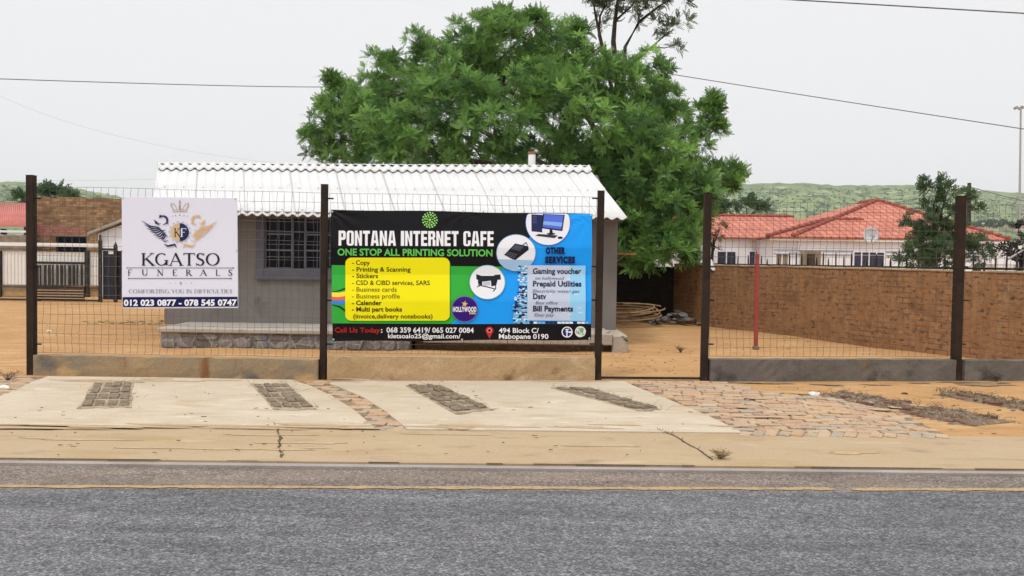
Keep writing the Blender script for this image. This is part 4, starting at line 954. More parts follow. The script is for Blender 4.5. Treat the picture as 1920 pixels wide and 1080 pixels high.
fs_.poly('crest_disc', [(337.6, 418.3)] + [(337.6 + 17 * math.sin(R(a_)), 435.4 - 17 * math.cos(R(a_))) for a_ in range(0, 181, 12)][1:-1] + [(337.6, 452.5)], ink((34, 42, 86)), board)
fs_.polys('crest_ring', [q for k in range(14) for q in ringpolys(337.5, 435.4, 19.2, 20.6, 2, k * 25.7 + 100, k * 25.7 + 112)], ink((170, 172, 196)), board)
def crest_letter(c, x0_, x1_, m_):
    k = (x1_ - x0_) / GL[c][0]; fs_.lv += 1; b = MB()
    for i, q in enumerate(serif_quads(c)): b.poly([fs_.pt(x0_ + u * k, 444 - v * 16, .004 + fs_.lv * .0004 + .00004 * i) for u, v in q])
    b.build('lettering', m_, board, recalc=False)
crest_letter('K', 327, 338.5, ink((30, 30, 44))); crest_letter('F', 338.5, 350.5, ink((226, 226, 236)))
tips = [(266.3, 414), (271, 421), (276, 428), (282, 434), (288, 440.5), (293, 444.5), (298, 448), (303, 449)]
def wing(sg, m_):
    L = []; X = lambda x: 337.5 + sg * (x - 337.5)
    for k, (tx, ty) in enumerate(tips):
        rx_, ry_ = 296 + k * 2.1, 426 + k * 2.3; mxp = ((tx + rx_) / 2 + 1, (ty + ry_) / 2 + 4.2 - k * .3)
        L += stroke([(X(tx), ty), (X(mxp[0]), mxp[1]), (X(rx_), ry_), (X(rx_ + 5), ry_ + 1.5)], [.5, 2.6, 2.0, .6])
    L += stroke([(X(300), 431), (X(306), 433), (X(311), 431)], [1.2, 2.4, .6]) + stroke([(X(303), 441), (X(308), 440), (X(311), 436)], [1.4, 2.6, .8])
    c_ = [(X(306 + 8.4 * math.cos(R(a_))), 413 + 8 * math.sin(R(a_))) for a_ in range(-150, 110, 20)]
    L += stroke(c_, [1 + 2.6 * math.sin(math.pi * i / (len(c_) - 1)) for i in range(len(c_))])
    L += [circ(X(301.5), 405.5, 2.6, n=9), circ(X(293.5), 417.5, 2.6, n=8), circ(X(297.5), 419.5, 1.5, n=7), circ(X(313.5), 413, 1.3, n=7), circ(X(315), 419, 1.3, n=7)]
    L += stroke([(X(289), 412), (X(292), 415), (X(297), 421), (X(302), 419)], [.6, 2.4, 2, .8])
    L += stroke([(X(308), 457.5), (X(315), 461.5), (X(322), 460), (X(328), 458.5), (X(332), 464.5)], [.8, 3.2, 3.6, 4, .6]) + stroke([(X(305), 450), (X(310), 453), (X(316), 451)], [.8, 2, .8])
    b = MB(); fs_.lv += 1
    for i, q in enumerate(L): b.poly([fs_.pt(u, v, .004 + fs_.lv * .0004 + .00003 * (i % 9)) for u, v in q])
    b.build('wing_emblem', m_, board, recalc=False)
wing(1, NB); wing(-1, GO2)
for (x_, y_) in ((231.5, 372), (441.5, 373.5), (443, 572), (232.5, 574), (229.5, 470), (444, 470)):
    fs_.poly('tie_hole', circ(x_, y_, 1.1, n=8), ink((120, 116, 116)), board)
# ------------------------------------------------------------------ yard: walls, poles, heaps
def wall_run(name, A, B, h, th, m_, label, cat, jag=.01, n=50, ext=-.1):
    A, B = Vector(A), Vector(B); d = (B - A).normalized(); nn = Vector((d.y, -d.x, 0)); rn = random.Random(len(label)); vs_ = []
    for j in range(n + 1):
        p = A.lerp(B, j / n); hh = h[0] + (h[1] - h[0]) * j / n
        for s, z in ((1, ext), (1, hh + rn.uniform(-jag, jag)), (-1, hh + rn.uniform(-jag, jag)), (-1, ext)): vs_.append(p + nn * s * th / 2 + Vector((0, 0, z)))
    fs = [(j * 4 + r, (j + 1) * 4 + r, (j + 1) * 4 + (r + 1) % 4, j * 4 + (r + 1) % 4) for j in range(n) for r in range(4)] + [[0, 1, 2, 3], [n * 4 + r for r in range(4)][::-1]]
    b = MB(); b.add(vs_, fs); o = b.build(name, m_, origin=(A + B) / 2); return tag(o, label, cat)
wa0, wa1 = Vector((4.53, 20.7, 0)), Vector((7.39, 14.24, 0)); wd = (wa1 - wa0).normalized()
RW0, RW1 = wa0 - wd * .9, wa1 + wd * 3.9
ang = math.atan2(wd.y, wd.x)
M['wall_brown'] = brickmat('weathered_brown_brick', (.255, .125, .055), (.33, .175, .082), (.16, .078, .036), .27, .094, .012, ang, bump=.28,
    patches=[((.29, .148, .066), 1.3, .42, .56, (1, .8, 1)), ((.335, .21, .115), 2.6, .54, .74, (1.6, .5, 1)), ((.13, .068, .034), 5, .56, .70, (1.3, .8, 1)), ((.36, .215, .115), 10, .56, .72, (.8, 1, 1)), ((.075, .04, .024), 13, .57, .65, (.6, 1.4, 1)), ((.19, .098, .048), 2.2, .54, .7, (.6, 1, 1))])
M['wall_shade'] = brickmat('shade_painted_brick', (.014, .010, .008), (.022, .016, .012), (.010, .007, .006), .25, .088, .012, 0)  # the tree's shade is painted into this near-black brick colour
rw = wall_run('brick_wall', RW0, RW1, (1.44, 1.415), .2, M['wall_brown'], 'long weathered brown brick wall receding on the right side of the yard', 'wall', .012, 90)
b = MB(); rn = random.Random(2); L = (RW1 - RW0).length; nrm = Vector((wd.y, -wd.x, 0)); s = 0
while s < L - .3:
    l = rn.uniform(.25, .6); c_ = RW0 + wd * (s + l / 2) + Vector((0, 0, 1.44 + (1.415 - 1.44) * s / L + rn.uniform(.0, .012)))
    if rn.random() < .93: b.box(c_, (l - .01, .235, .035), Matrix.Rotation(ang, 3, 'Z') @ Matrix.Rotation(rn.uniform(-.015, .015), 3, 'Y'))
    s += l
bevel(b.build('coping', M['copingtop'], rw), .006)
wall_run('brick_wall', (WX1 + .006, 21.62, 0), (RW0.x + .05, 21.62, 0), (1.36, 1.38), .2, M['wall_shade'], 'dark sooty brick wall at the back of the yard under the tree', 'wall', .015)
# palisade of spikes just behind the brown wall
def spikes(A, B, n, zt, label, m_, seed, w_=.022):
    rn = random.Random(seed); e_ = empty('spike_fence', (A + B) / 2, label, 'fence'); b = MB(); d = (B - A).normalized()
    for k in range(n):
        if rn.random() < .07: continue
        p = A.lerp(B, k / (n - 1)); t = zt + rn.uniform(-.09, .06); a_ = rn.uniform(-.05, .05)
        ww = w_ * rn.uniform(.8, 1.3); q = p + d * a_
        b.prism([p - d * ww / 2, p + d * ww / 2, q + d * ww / 2 + Vector((0, 0, t - .05)), q + Vector((0, 0, t + .03)), q - d * ww / 2 + Vector((0, 0, t - .05))], Vector((d.y, -d.x, 0)) * .02)
    b.build('picket', m_, e_)
    for z in (1.47, .4): b = MB(); b.bar(A + Vector((0, 0, z)) - nrm * .04, B + Vector((0, 0, z)) - nrm * .04, .035, .035, (0, 0, 1)); b.build('rail', m_, e_)
sA, sB = RW0 - nrm * .26, RW1 - nrm * .26
spikes(sA, sB, 64, 1.66, 'dark spiked palisade fence standing just behind the brown brick wall', M['black'], 5)
# red pole leaning in the yard
g = G(1417, 655); t_ = P(1420, 476, g.y + .1)
e_ = empty('red_pole', (g.x, g.y, 0), 'red painted square pole standing in the yard sand right of the gateway', 'pole')
b = MB(); b.bar((g.x, g.y, -.03), t_, .062, .062); bevel(b.build('shaft', M['red'], e_), .005)
b = MB(); b.box((g.x, g.y, .03), (.10, .10, .06)); bevel(b.build('foot', M['darksoil'], e_), .01)
# coil of brown pipe, rubble, crate
cz = G(1175, 597); cc = Vector((P(1160, 580, 19.6).x, 19.6, .25)); b = MB(); rn = random.Random(9)
for k in range(8):
    rx_, ry_ = rn.uniform(.8, 1.08), rn.uniform(.3, .5); z0 = .22 + .03 * k; ph = rn.uniform(0, 6.28); tl = rn.uniform(-.04, .10); dx_ = rn.uniform(-.1, .12)
    b.tube([(cc.x + dx_ + rx_ * math.cos(a_ * .1047 + ph), cc.y + ry_ * math.sin(a_ * .1047 + ph), z0 + tl * math.cos(a_ * .1047 + ph) + .09 * math.sin(a_ * .1047 + ph)) for a_ in range(57)], .019, 6)
tag(b.build('pipe_coil', M['cane'], smooth=True), 'loose coil of brown pipe lying behind the right side of the house', 'coil')
rn = random.Random(31); k = 0
for i in range(46):
    px, py = rn.uniform(1215, 1314), rn.uniform(604, 611); p = G(px, py); s = rn.uniform(.04, .10); layer = rn.random()
    c_ = Vector((p.x, p.y, .04 + layer * .28 * (1 - abs(px - 1265) / 60)))
    b = MB(); b.ico(c_, s, i, (1.4, 1, .6), .55)
    tag(b.build('rubble_piece', M['rubble']), 'grey lump of broken rubble in the low heap against the dark back wall', 'rubble', 'rubble heap by the back wall')
p0 = G(1360, 607); e_ = empty('crate', (p0.x, p0.y - .1, 0), 'dark crate lying against the foot of the brown brick wall by the post', 'crate')
b = MB(); x0_, y0_ = p0.x - .28, p0.y - .35
for (a_, c_) in (((0, 0, 0), (.58, .42, .03)), ((0, 0, .03), (.03, .42, .2)), ((.55, 0, .03), (.58, .42, .2)), ((.03, .39, .03), (.55, .42, .2)), ((.03, 0, .03), (.55, .03, .09))):
    b.box2((x0_ + a_[0], y0_ + a_[1], a_[2]), (x0_ + c_[0], y0_ + c_[1], c_[2]))
b.build('box', M['black'], e_)
for i, (u, v) in enumerate(((.1, .12), (.25, .12), (.4, .12), (.16, .27), (.31, .27), (.46, .27))):
    b = MB(); zz = .035 if i < 3 else .09; b.tube([(x0_ + u, y0_ + v, zz), (x0_ + u, y0_ + v, zz + .1), (x0_ + u, y0_ + v, zz + .14), (x0_ + u, y0_ + v, zz + .17)], [.045, .045, .04, .025], 10)
    tag(b.build('bottle', M['plastic_white'], smooth=True), 'white bottle standing in the dark crate by the brown wall', 'bottle', 'white bottles in the dark crate')
hp = P(1335, 488, 20.0); b = MB(); rn = random.Random(3); pts = []
cl = [(1327, 487), (1334, 486), (1338, 495), (1343, 507), (1336, 508), (1329, 499)]
b.prism([P(x, y, 20.0 + .04 * math.sin(x)) for x, y in cl], (.02, .07, 0)); tag(bevel(b.build('plastic_bag', M['plastic_white']), .012), 'white plastic bag caught on the wall top right of the gateway post', 'bag')
# a line of rubble stones and pale soil ridge left of the house
rn = random.Random(17)
b = MB()
for i in range(120):
    px = 150 + 150 * rn.random() ** .6; p = G(px, 606 + rn.uniform(-3, 2)); b.ico((p.x, p.y, rn.uniform(-.01, .025)), rn.uniform(.02, .07), i, (1.4, .8, .6), .3)
tag(b.build('stone_edging', M['soil']), 'low ragged ridge of pale soil and stones left of the house plinth', 'soil ridge', kind='stuff')
# ------------------------------------------------------------------ foliage
def mesh_np(name, V, F, tint, m_, parent, smooth=False):
    me = bpy.data.meshes.new(name); nf = len(F); me.vertices.add(len(V)); me.vertices.foreach_set('co', V.astype(np.float32).ravel())
    me.loops.add(nf * 4); me.loops.foreach_set('vertex_index', F.astype(np.int32).ravel()); me.polygons.add(nf)
    me.polygons.foreach_set('loop_start', np.arange(0, nf * 4, 4, dtype=np.int32)); me.polygons.foreach_set('loop_total', np.full(nf, 4, dtype=np.int32))
    me.update(calc_edges=True); at = me.attributes.new('tint', 'FLOAT', 'POINT'); at.data.foreach_set('value', tint.astype(np.float32)); me.materials.append(m_)
    o = bpy.data.objects.new(name, me); COL.objects.link(o)
    if parent is not None: o.parent = parent
    return o
def frond(L, W, pairs, droop, rng):
    """one feathery compound leaf along +X, as leaflet quads"""
    V = []
    def pos(t): return np.array([L * t * (1 - .12 * droop * t), 0, -droop * L * t * t * .55])
    for i in range(pairs):
        t = .16 + .84 * i / (pairs - 1); p = pos(t); wl = W * math.sin(math.pi * (.18 + .72 * t)) ** .8; tk = L / pairs * .66
        for s in (-1, 1):
            sw = rng.uniform(.25, .5); dz = rng.uniform(-.25, .12) * wl; tip = p + np.array([wl * sw, s * wl, dz])
            mid = (p + tip) / 2; V += [p, mid + np.array([tk, 0, 0]), tip, mid - np.array([tk * .8, 0, 0])]
    e = pos(1); V += [e - np.array([L * .05, 0, 0]), e + np.array([L * .02, W * .18, 0]), e + np.array([L * .12, 0, -.01]), e + np.array([L * .02, -W * .18, 0])]
    return np.array(V)
def rot_to(d, rng):
    d = d / np.linalg.norm(d); a = np.array([0, 0, 1.0]) if abs(d[2]) < .95 else np.array([0, 1.0, 0])
    y = np.cross(a, d); y /= np.linalg.norm(y); z = np.cross(d, y); r = rng.uniform(-.6, .6)
    y2 = y * math.cos(r) + z * math.sin(r); z2 = np.cross(d, y2); return np.stack([d, y2, z2], 1)
def clump_template(rng, nf, L, W, pairs, spread, up):
    Vs = []
    for k in range(nf):
        az = k * 2.4 + rng.uniform(-.4, .4); el = -.25 + 1.5 * (k + .5) / nf + rng.uniform(-.15, .15); d = np.array([math.cos(az) * math.cos(el), math.sin(az) * math.cos(el), math.sin(el)])
        d = d * spread + np.array([0, 0, up]); Vs.append(frond(L * rng.uniform(.7, 1.15), W, pairs, rng.uniform(.2, .8), rng) @ rot_to(d, rng).T + d / np.linalg.norm(d) * L * .10)
    return np.concatenate(Vs)
def crown(name, lumps, m_, parent, seed, n_per_m2, L=.42, W=.10, nf=13, pairs=7, inner=.35, flat=.85, up=.35, lo=0.0, mean=.5):
    """lumps: (centre, radius) - leaf clumps seated on and in each lump, denser near its skin"""
    rng = np.random.default_rng(seed); T = [clump_template(rng, nf, L, W, pairs, 1.0, up) for _ in range(10)]
    Vs, Ts = [], []; org = np.array(wloc(parent)) if parent is not None else np.zeros(3)
    cs = [(np.array(c), r) for c, r in lumps]; CC = np.array([c for c, r in cs]); RR = np.array([r for c, r in cs])
    for c, r in cs:
        n = max(3, int(4 * math.pi * r * r * n_per_m2))
        for k in range(n):
            u = rng.normal(size=3); u /= np.linalg.norm(u); deep = rng.random() < inner
            rad = r * (rng.uniform(.3, .8) if deep else rng.uniform(.82, 1.06)); p = c + u * rad * np.array([1, 1, flat])
            if not deep and np.any((np.linalg.norm((p - CC) / np.array([1, 1, flat]), axis=1) < RR * .72) & (RR != r)): 
                if rng.random() < .6: continue
            t = T[rng.integers(10)]; a = rng.uniform(0, 6.283); ca, sa = math.cos(a), math.sin(a); s = rng.uniform(.75, 1.2)
            q = np.stack([t[:, 0] * ca - t[:, 1] * sa, t[:, 0] * sa + t[:, 1] * ca, t[:, 2]], 1) * s
            if not deep: q = q @ rot_tilt(u, .55).T
            Vs.append(q + p - org); Ts.append(np.full(len(q), np.clip(rng.normal(mean, .30), lo, 1)))
    V = np.concatenate(Vs); return mesh_np(name, V, np.arange(len(V)).reshape(-1, 4), np.concatenate(Ts), m_, parent)
def rot_tilt(u, k):
    z = np.array([0, 0, 1.0]) * (1 - k) + u * k; z /= np.linalg.norm(z); a = np.array([1.0, 0, 0]) if abs(z[0]) < .9 else np.array([0, 1.0, 0])
    x = a - z * a.dot(z); x /= np.linalg.norm(x); y = np.cross(z, x); return np.stack([x, y, z], 1)
def limbs(base, trunk_top, r0_, targets, m_, parent, seed, name='trunk'):
    rn = random.Random(seed); b = MB(); base, tt = Vector(base), Vector(trunk_top)
    pts = [base.lerp(tt, t) + Vector((rn.uniform(-.08, .08), rn.uniform(-.08, .08), 0)) * (1 if 0 < t < 1 else 0) for t in (0, .25, .5, .75, 1)]
    b.tube(pts, [r0_ * 1.25, r0_, r0_ * .9, r0_ * .82, r0_ * .75], 10)
    for c in targets:
        c = Vector(c); mid = tt.lerp(c, .5) + Vector((rn.uniform(-.3, .3), rn.uniform(-.3, .3), rn.uniform(.1, .5))) * min(1, (c - tt).length / 3)
        q = [tt - Vector((0, 0, .1)), tt.lerp(mid, .5) + Vector((0, 0, .1)), mid, mid.lerp(c, .5), c]; rr = r0_ * .5
        b.tube(q, [rr, rr * .75, rr * .5, rr * .3, rr * .12], 7)
        for k in range(3):
            s = mid.lerp(c, rn.uniform(0, .8)); e_ = s + Vector((rn.uniform(-1, 1), rn.uniform(-1, 1), rn.uniform(-.2, .9))) * (c - tt).length * .22
            b.tube([s, s.lerp(e_, .5) + Vector((0, 0, .05)), e_], [rr * .25, rr * .16, rr * .06], 5)
    return b.build(name, m_, parent, smooth=True)
def lump(px, py, r, Y): return (tuple(P(px, py, Y)), r / FPX * Y)
TY = 23.0
tb = P(1205, 540, TY); tree = empty('jacaranda_tree', (tb.x, TY, 0), 'huge green feathery leaved tree spreading behind the white roofed house', 'tree')
big = [(590, 250, 16, 23), (612, 195, 14, 23.4), (627, 150, 14, 24), (645, 172, 20, 24), (730, 118, 14, 23.5), (905, 45, 16, 23.5), (1000, 40, 20, 23.5), (1080, 62, 16, 23), (1345, 190, 12, 23), (1375, 345, 16, 23), (1385, 325, 10, 23), (1340, 240, 14, 22.8), (645, 262, 62, 23), (690, 215, 62, 22.5), (640, 215, 38, 23.5), (745, 160, 62, 23), (760, 250, 75, 21.5), (800, 110, 58, 23.5), (850, 190, 85, 21.3), (868, 92, 50, 24), (945, 90, 68, 23), (950, 40, 26, 23.5),
       (1030, 85, 60, 23.5), (940, 220, 85, 20.9), (1040, 190, 80, 21.2), (1105, 120, 62, 22.5), (1160, 170, 62, 23), (1215, 140, 48, 23.8), (1240, 190, 40, 23.5), (1265, 215, 34, 22.5), (1125, 240, 62, 21), (1190, 260, 60, 21.5),
       (1240, 300, 62, 21.2), (1300, 270, 42, 22.5), (1325, 210, 24, 23), (1300, 345, 52, 22), (1350, 335, 36, 22.8), (1200, 360, 62, 21), (1255, 400, 55, 20.7), (1310, 400, 32, 22), (1185, 430, 50, 20.6), (1235, 462, 42, 20.3), (1275, 465, 34, 20.6), (1190, 480, 26, 20.5),
       (720, 285, 40, 21.5), (850, 285, 45, 21.6), (960, 290, 40, 21.6), (1060, 280, 45, 21.4), (610, 285, 30, 23.5), (1120, 320, 40, 21.4),
       (680, 300, 45, 24.5), (770, 300, 45, 24.5), (860, 300, 50, 24.5), (950, 300, 50, 24.5), (1040, 300, 50, 24.5), (1120, 310, 50, 24), (1170, 330, 50, 23.5), (1290, 440, 35, 20.9), (1300, 370, 45, 21.4), (1250, 440, 45, 21.2), (1215, 492, 22, 20.3), (1292, 478, 18, 20.6), (1165, 450, 30, 20.8), (1265, 420, 60, 22.5), (900, 150, 90, 25.5), (1050, 170, 90, 25.5), (760, 210, 80, 25.5), (1180, 240, 80, 25.5), (1250, 340, 60, 24.5)]
LB = [lump(*q) for q in big]
def lobes(lumps, seed):
    rn_ = np.random.default_rng(seed); out = []
    for c, r in lumps:
        c = np.array(c); out.append((tuple(c), r * .72)); k = max(4, int(6 + r * 7))
        for q in range(k):
            u = rn_.normal(size=3); u /= np.linalg.norm(u); u[2] = u[2] * .8 + .12; out.append((tuple(c + u * r * rn_.uniform(.66, .92)), r * rn_.uniform(.24, .40)))
    return out
crown('crown', lobes(LB, 5), M['leaf'], tree, 41, 5.6, L=.26, W=.044, nf=14, pairs=7, inner=.12, lo=.0, mean=.46)
limbs((tb.x, TY, -.1), P(1195, 420, TY), .30, [c for c, r in LB if r > .7][::2], M['bark'], tree, 3)
t2 = P(1165, 520, 29); tree2 = empty('thin_tree', (t2.x, 29, 0), 'taller thin tree with dark bare branches and dusky leaves above the big green crown', 'tree')
L2 = [lump(1135, 8, 26, 29), lump(1160, -20, 40, 29.3), lump(1215, 4, 24, 29), lump(1185, 12, 18, 28.7), lump(1230, -25, 38, 29), lump(1262, 52, 15, 28.5), lump(1282, 38, 9, 28.5), lump(1250, 66, 10, 28.5), lump(1265, 84, 10, 28.5), lump(1190, 36, 10, 29), lump(1136, 46, 9, 29), lump(1280, -2, 9, 28.8), lump(1228, 46, 7, 28.6), lump(1120, -30, 30, 29)]
crown('crown', L2, M['leaf_dusk'], tree2, 43, 6.5, L=.33, W=.06, nf=9, pairs=6, inner=.3)
b = MB()
for q, r in (([(1165, 520, 29), (1166, 250, 29), (1150, 78, 29), (1153, 40, 29), (1160, -10, 29), (1163, -60, 29)], [.16, .13, .09, .075, .055, .03]), ([(1166, 250, 29), (1124, 63, 29), (1117, 30, 29), (1112, 2, 29)], [.09, .055, .045, .02]), ([(1166, 250, 29), (1123, 65, 29.1), (1125, 30, 29), (1140, 0, 29)], [.07, .05, .04, .02]),
             ([(1166, 250, 29), (1172, 88, 29), (1199, 40, 29), (1224, 21, 29), (1238, 10, 29), (1262, -4, 29)], [.1, .065, .055, .045, .03, .015]), ([(1153, 40, 29), (1168, 26, 29), (1182, 14, 29), (1200, -8, 29)], [.05, .035, .03, .015]), ([(1199, 40, 29), (1197, 30, 29), (1194, 14, 29)], [.035, .025, .012]),
             ([(1153, 40, 29), (1165, 39, 29), (1172, 33, 29)], [.03, .02, .01]), ([(1172, 130, 29), (1222, 88, 28.6), (1240, 72, 28.5), (1262, 55, 28.5)], [.04, .03, .025, .012]), ([(1222, 88, 28.6), (1246, 90, 28.5), (1268, 84, 28.5)], [.025, .018, .01])):
    b.tube([P(*p) for p in q], r, 6)
b.build('trunk', M['bark_dark'], tree2, smooth=True)
# ------------------------------------------------------------------ neighbour on the right: white house, red tiles
def tilemat():
    mt, t, b = newmat('red_roof_tile'); tcn = N(t, 'ShaderNodeTexCoord'); uv = tcn.outputs['UV']
    k = N(t, 'ShaderNodeTexBrick'); k.offset = 0.0
    for s_, v_ in (('Scale', 1), ('Brick Width', .30), ('Row Height', .48), ('Mortar Size', .04), ('Mortar Smooth', .6), ('Bias', 0)): k.inputs[s_].default_value = v_
    k.inputs['Color1'].default_value = (.46, .13, .075, 1); k.inputs['Color2'].default_value = (.56, .185, .115, 1); k.inputs['Mortar'].default_value = (.26, .06, .04, 1)
    t.links.new(uv, k.inputs['Vector'])
    col = mix_of(t, .4, k.outputs['Color'], ramp_of(t, noise_of(t, uv, 1.2, 5), .3, .7, (.3,) * 3, (.7,) * 3), 'OVERLAY'); t.links.new(col, b.inputs['Base Color']); b.inputs['Roughness'].default_value = .75
    sp_ = N(t, 'ShaderNodeSeparateXYZ'); t.links.new(uv, sp_.inputs[0])
    def saw(o, per, fn):
        mlt = N(t, 'ShaderNodeMath', operation='MULTIPLY'); mlt.inputs[1].default_value = 1 / per; t.links.new(o, mlt.inputs[0]); f = N(t, 'ShaderNodeMath', operation='FRACT'); t.links.new(mlt.outputs[0], f.inputs[0])
        if fn: g2 = N(t, 'ShaderNodeMath', operation='PINGPONG'); g2.inputs[1].default_value = .5; t.links.new(f.outputs[0], g2.inputs[0]); return g2.outputs[0]
        iv = N(t, 'ShaderNodeMath', operation='SUBTRACT'); iv.inputs[0].default_value = 1; t.links.new(f.outputs[0], iv.inputs[1]); return iv.outputs[0]
    ad = N(t, 'ShaderNodeMath', operation='ADD'); t.links.new(saw(sp_.outputs[0], .30, True), ad.inputs[0]); t.links.new(saw(sp_.outputs[1], .48, False), ad.inputs[1])
    bump_of(t, b, ad.outputs[0], 1.0, .07); return mt
M['tile'] = tilemat()
M['ridge'] = mat('ridge_tile', (.22, .055, .04), (.32, .10, .07), 8, rough=.8)
def roof_faces(name, faces, m_, parent, thick=.06):
    """faces: polygons whose first edge is the eave (left to right); UVs in metres along the eave and up the slope"""
    me = bpy.data.meshes.new(name); vs_, fs, uvs = [], [], []; org = wloc(parent)
    for f in faces:
        f = [Vector(p) for p in f]; e = (f[1] - f[0]).normalized(); n = (f[1] - f[0]).cross(f[2] - f[0]).normalized(); s = n.cross(e)
        fs.append([len(vs_) + i for i in range(len(f))]); vs_ += [p - org for p in f]; uvs += [((p - f[0]).dot(e) + 40, (p - f[0]).dot(s) + 40) for p in f]
    me.from_pydata([tuple(v) for v in vs_], [], fs); ul = me.uv_layers.new(name='UVMap')
    for i, u in enumerate(uvs): ul.data[i].uv = u
    me.materials.append(m_); o = bpy.data.objects.new(name, me); COL.objects.link(o); o.parent = parent
    so = o.modifiers.new('thick', 'SOLIDIFY'); so.thickness = thick; return o
def ridge_tiles(b, A, B, r=.085, l=.38):
    A, B = Vector(A), Vector(B); n = max(1, round((B - A).length / l)); rn = random.Random(1)
    for k in range(n):
        p, q = A.lerp(B, k / n), A.lerp(B, (k + 1.08) / n); b.tube([p + Vector((0, 0, .03)), q + Vector((0, 0, .0))], [r * 1.12, r * .85], 7)
YF, zW = 31.0, None
E1, E2, K = P(1487, 443, 31), P(1893, 449, 31), P(1645, 376, 36.5)
zE = (E1.z + E2.z) / 2; E1.z = E2.z = zE
hx0, hx1 = E1.x, E2.x
rh = empty('white_house', ((hx0 + hx1) / 2, 31.4, 0), 'white neighbour house with a red tiled hip roof behind the brown wall', 'house')
EB1, EB2 = Vector((hx0, 43, zE)), Vector((hx1, 43, zE)); K2 = Vector((K.x, 38.5, K.z))
LW0, LW1 = P(1325, 447, 33.5), P(1440, 446, 33.5); zl = zE; LWx0, LWx1 = LW0.x - 2.0, hx0 + .02
RG0, RG1 = P(1355, 406, 37.2), P(1500, 406, 37.2); zR_ = (RG0.z + RG1.z) / 2
FW = [P(1430, 444, 31.6), P(1541, 413, 34.0), P(1606, 412, 34.0)]
faces = [[E1, E2, K], [E2, EB2, K2, K], [EB2, EB1, K2], [EB1, E1, K, K2]]
faces += [[Vector((LWx0, 33.2, zl)), Vector((LWx1 + 2, 33.2, zl)), Vector((LWx1 + 2, 37.2, zR_)), Vector((LWx0 + 1.2, 37.2, zR_))],
          [Vector((LWx1 + 2, 41.2, zl)), Vector((LWx0, 41.2, zl)), Vector((LWx0 + 1.2, 37.2, zR_)), Vector((LWx1 + 2, 37.2, zR_))],
          [Vector((LWx0, 41.2, zl)), Vector((LWx0, 33.2, zl)), Vector((LWx0 + 1.2, 37.2, zR_))]]
# small hipped projection in front of the main roof, with its own ridge
pz = FW[1].z; p0x, p1x = FW[0].x, E1.x + .02
PA, PBx = Vector((p0x, 31.0, zE - .02)), Vector((E1.x + .25, 31.0, zE - .02)); PT0, PT1 = Vector((FW[1].x, 33.4, FW[1].z)), Vector((FW[2].x, 33.4, FW[1].z))
faces += [[PA, Vector((E1.x + 2.3, 30.99, zE - .02)), PT1, PT0], [Vector((p0x, 36, zE - .02)), PA, PT0, Vector((PT0.x, 36, PT0.z))]]
rr = roof_faces('roof', faces, M['tile'], rh)
for A_, B_ in ((E1, K), (E2, K), (K, K2), (PA, PT0), (PT0, PT1), (Vector((LWx0 + 1.2, 37.2, zR_)), Vector((LWx1 + 2, 37.2, zR_))), (Vector((LWx0, 33.2, zl)), Vector((LWx0 + 1.2, 37.2, zR_)))): b = MB(); ridge_tiles(b, A_, B_); b.build('ridge_tile', M['ridge'], rr, smooth=True)
b = MB(); fy = 31.20
def px_x(px, Y): return P(px, 460, Y).x
winpx = [(1600, 1654, 474, 500), (1663, 1682, 474, 500)]
b.box2((hx0 + .25, fy, -.1), (hx1 - .35, 42.6, zE - .06)); b.box2((p0x + .3, 31.25, -.1), (hx0 + .2499, 36, zE - .08))
b.box2((LWx0 + .4, 33.4, -.1), (p0x + .2999, 40.8, zl - .06))
b.build('wall', M['paint_white'], rh)
b = MB(); b.box2((p0x + .1, 31.05, zE - .15), (hx1 - .05, 31.12, zE - .08)); b.build('fascia', M['paint_white'], rh)
b = MB()
for z in (-.52, -.66): b.box2((p0x + .3, fy - .03, zE + z), (hx1 - .35, fy - .001, zE + z + .035))
b.build('plaster_band', flat('band_grey', (.30, .30, .36), .8), rh)
cxp = px_x(1875, 31.3); b = MB(); b.box2((cxp - .35, 31.0, -.1), (cxp + .35, 31.195, zE - .9)); b.box2((cxp - .6, 30.96, zE - .9), (cxp + .6, 31.197, zE - .21)); b.build('corner_pillar', M['paint_white'], rh)
M['navyglass'] = flat('dark_blue_pane', (.035, .04, .075), .2)
M['tan'] = mat('tan_board', (.30, .24, .18), (.20, .15, .11), 6)
def nwin(px0_, px1_, py0_, py1_, Y, m_, bars=3):
    a_, c_ = P(px0_, py0_, Y), P(px1_, py1_, Y); b = MB(); t_ = .05
    for q in ((a_.x - t_, a_.z - 0, c_.x + t_, a_.z + t_), (a_.x - t_, c_.z - t_, c_.x + t_, c_.z), (a_.x - t_, c_.z, a_.x, a_.z), (c_.x, c_.z, c_.x + t_, a_.z)): b.box2((q[0], Y - .06, q[1]), (q[2], Y - .005, q[3]))
    for k in range(1, bars): x = a_.x + (c_.x - a_.x) * k / bars; b.box2((x - .02, Y - .05, c_.z), (x + .02, Y - .03, a_.z))
    wn = b.build('window', M['paint_white'], rh); b = MB(); b.box2((a_.x, Y - .025, c_.z), (c_.x, Y - .012, a_.z)); b.build('pane', m_, wn)
nwin(1601, 1656, 473, 502, fy, M['navyglass'], 4); nwin(1345, 1378, 472, 500, 33.4, M['navyglass'], 2); nwin(1405, 1426, 472, 500, 33.4, M['navyglass'], 2)
nwin(1455, 1476, 475, 500, 31.25, M['tan'], 2); 
a_, c_ = P(1512, 476, fy), P(1526, 520, fy); b = MB(); b.box2((a_.x, fy - .06, c_.z), (c_.x, fy - .002, a_.z)); b.build('door', flat('brown_door', (.05, .03, .02), .6), rh)
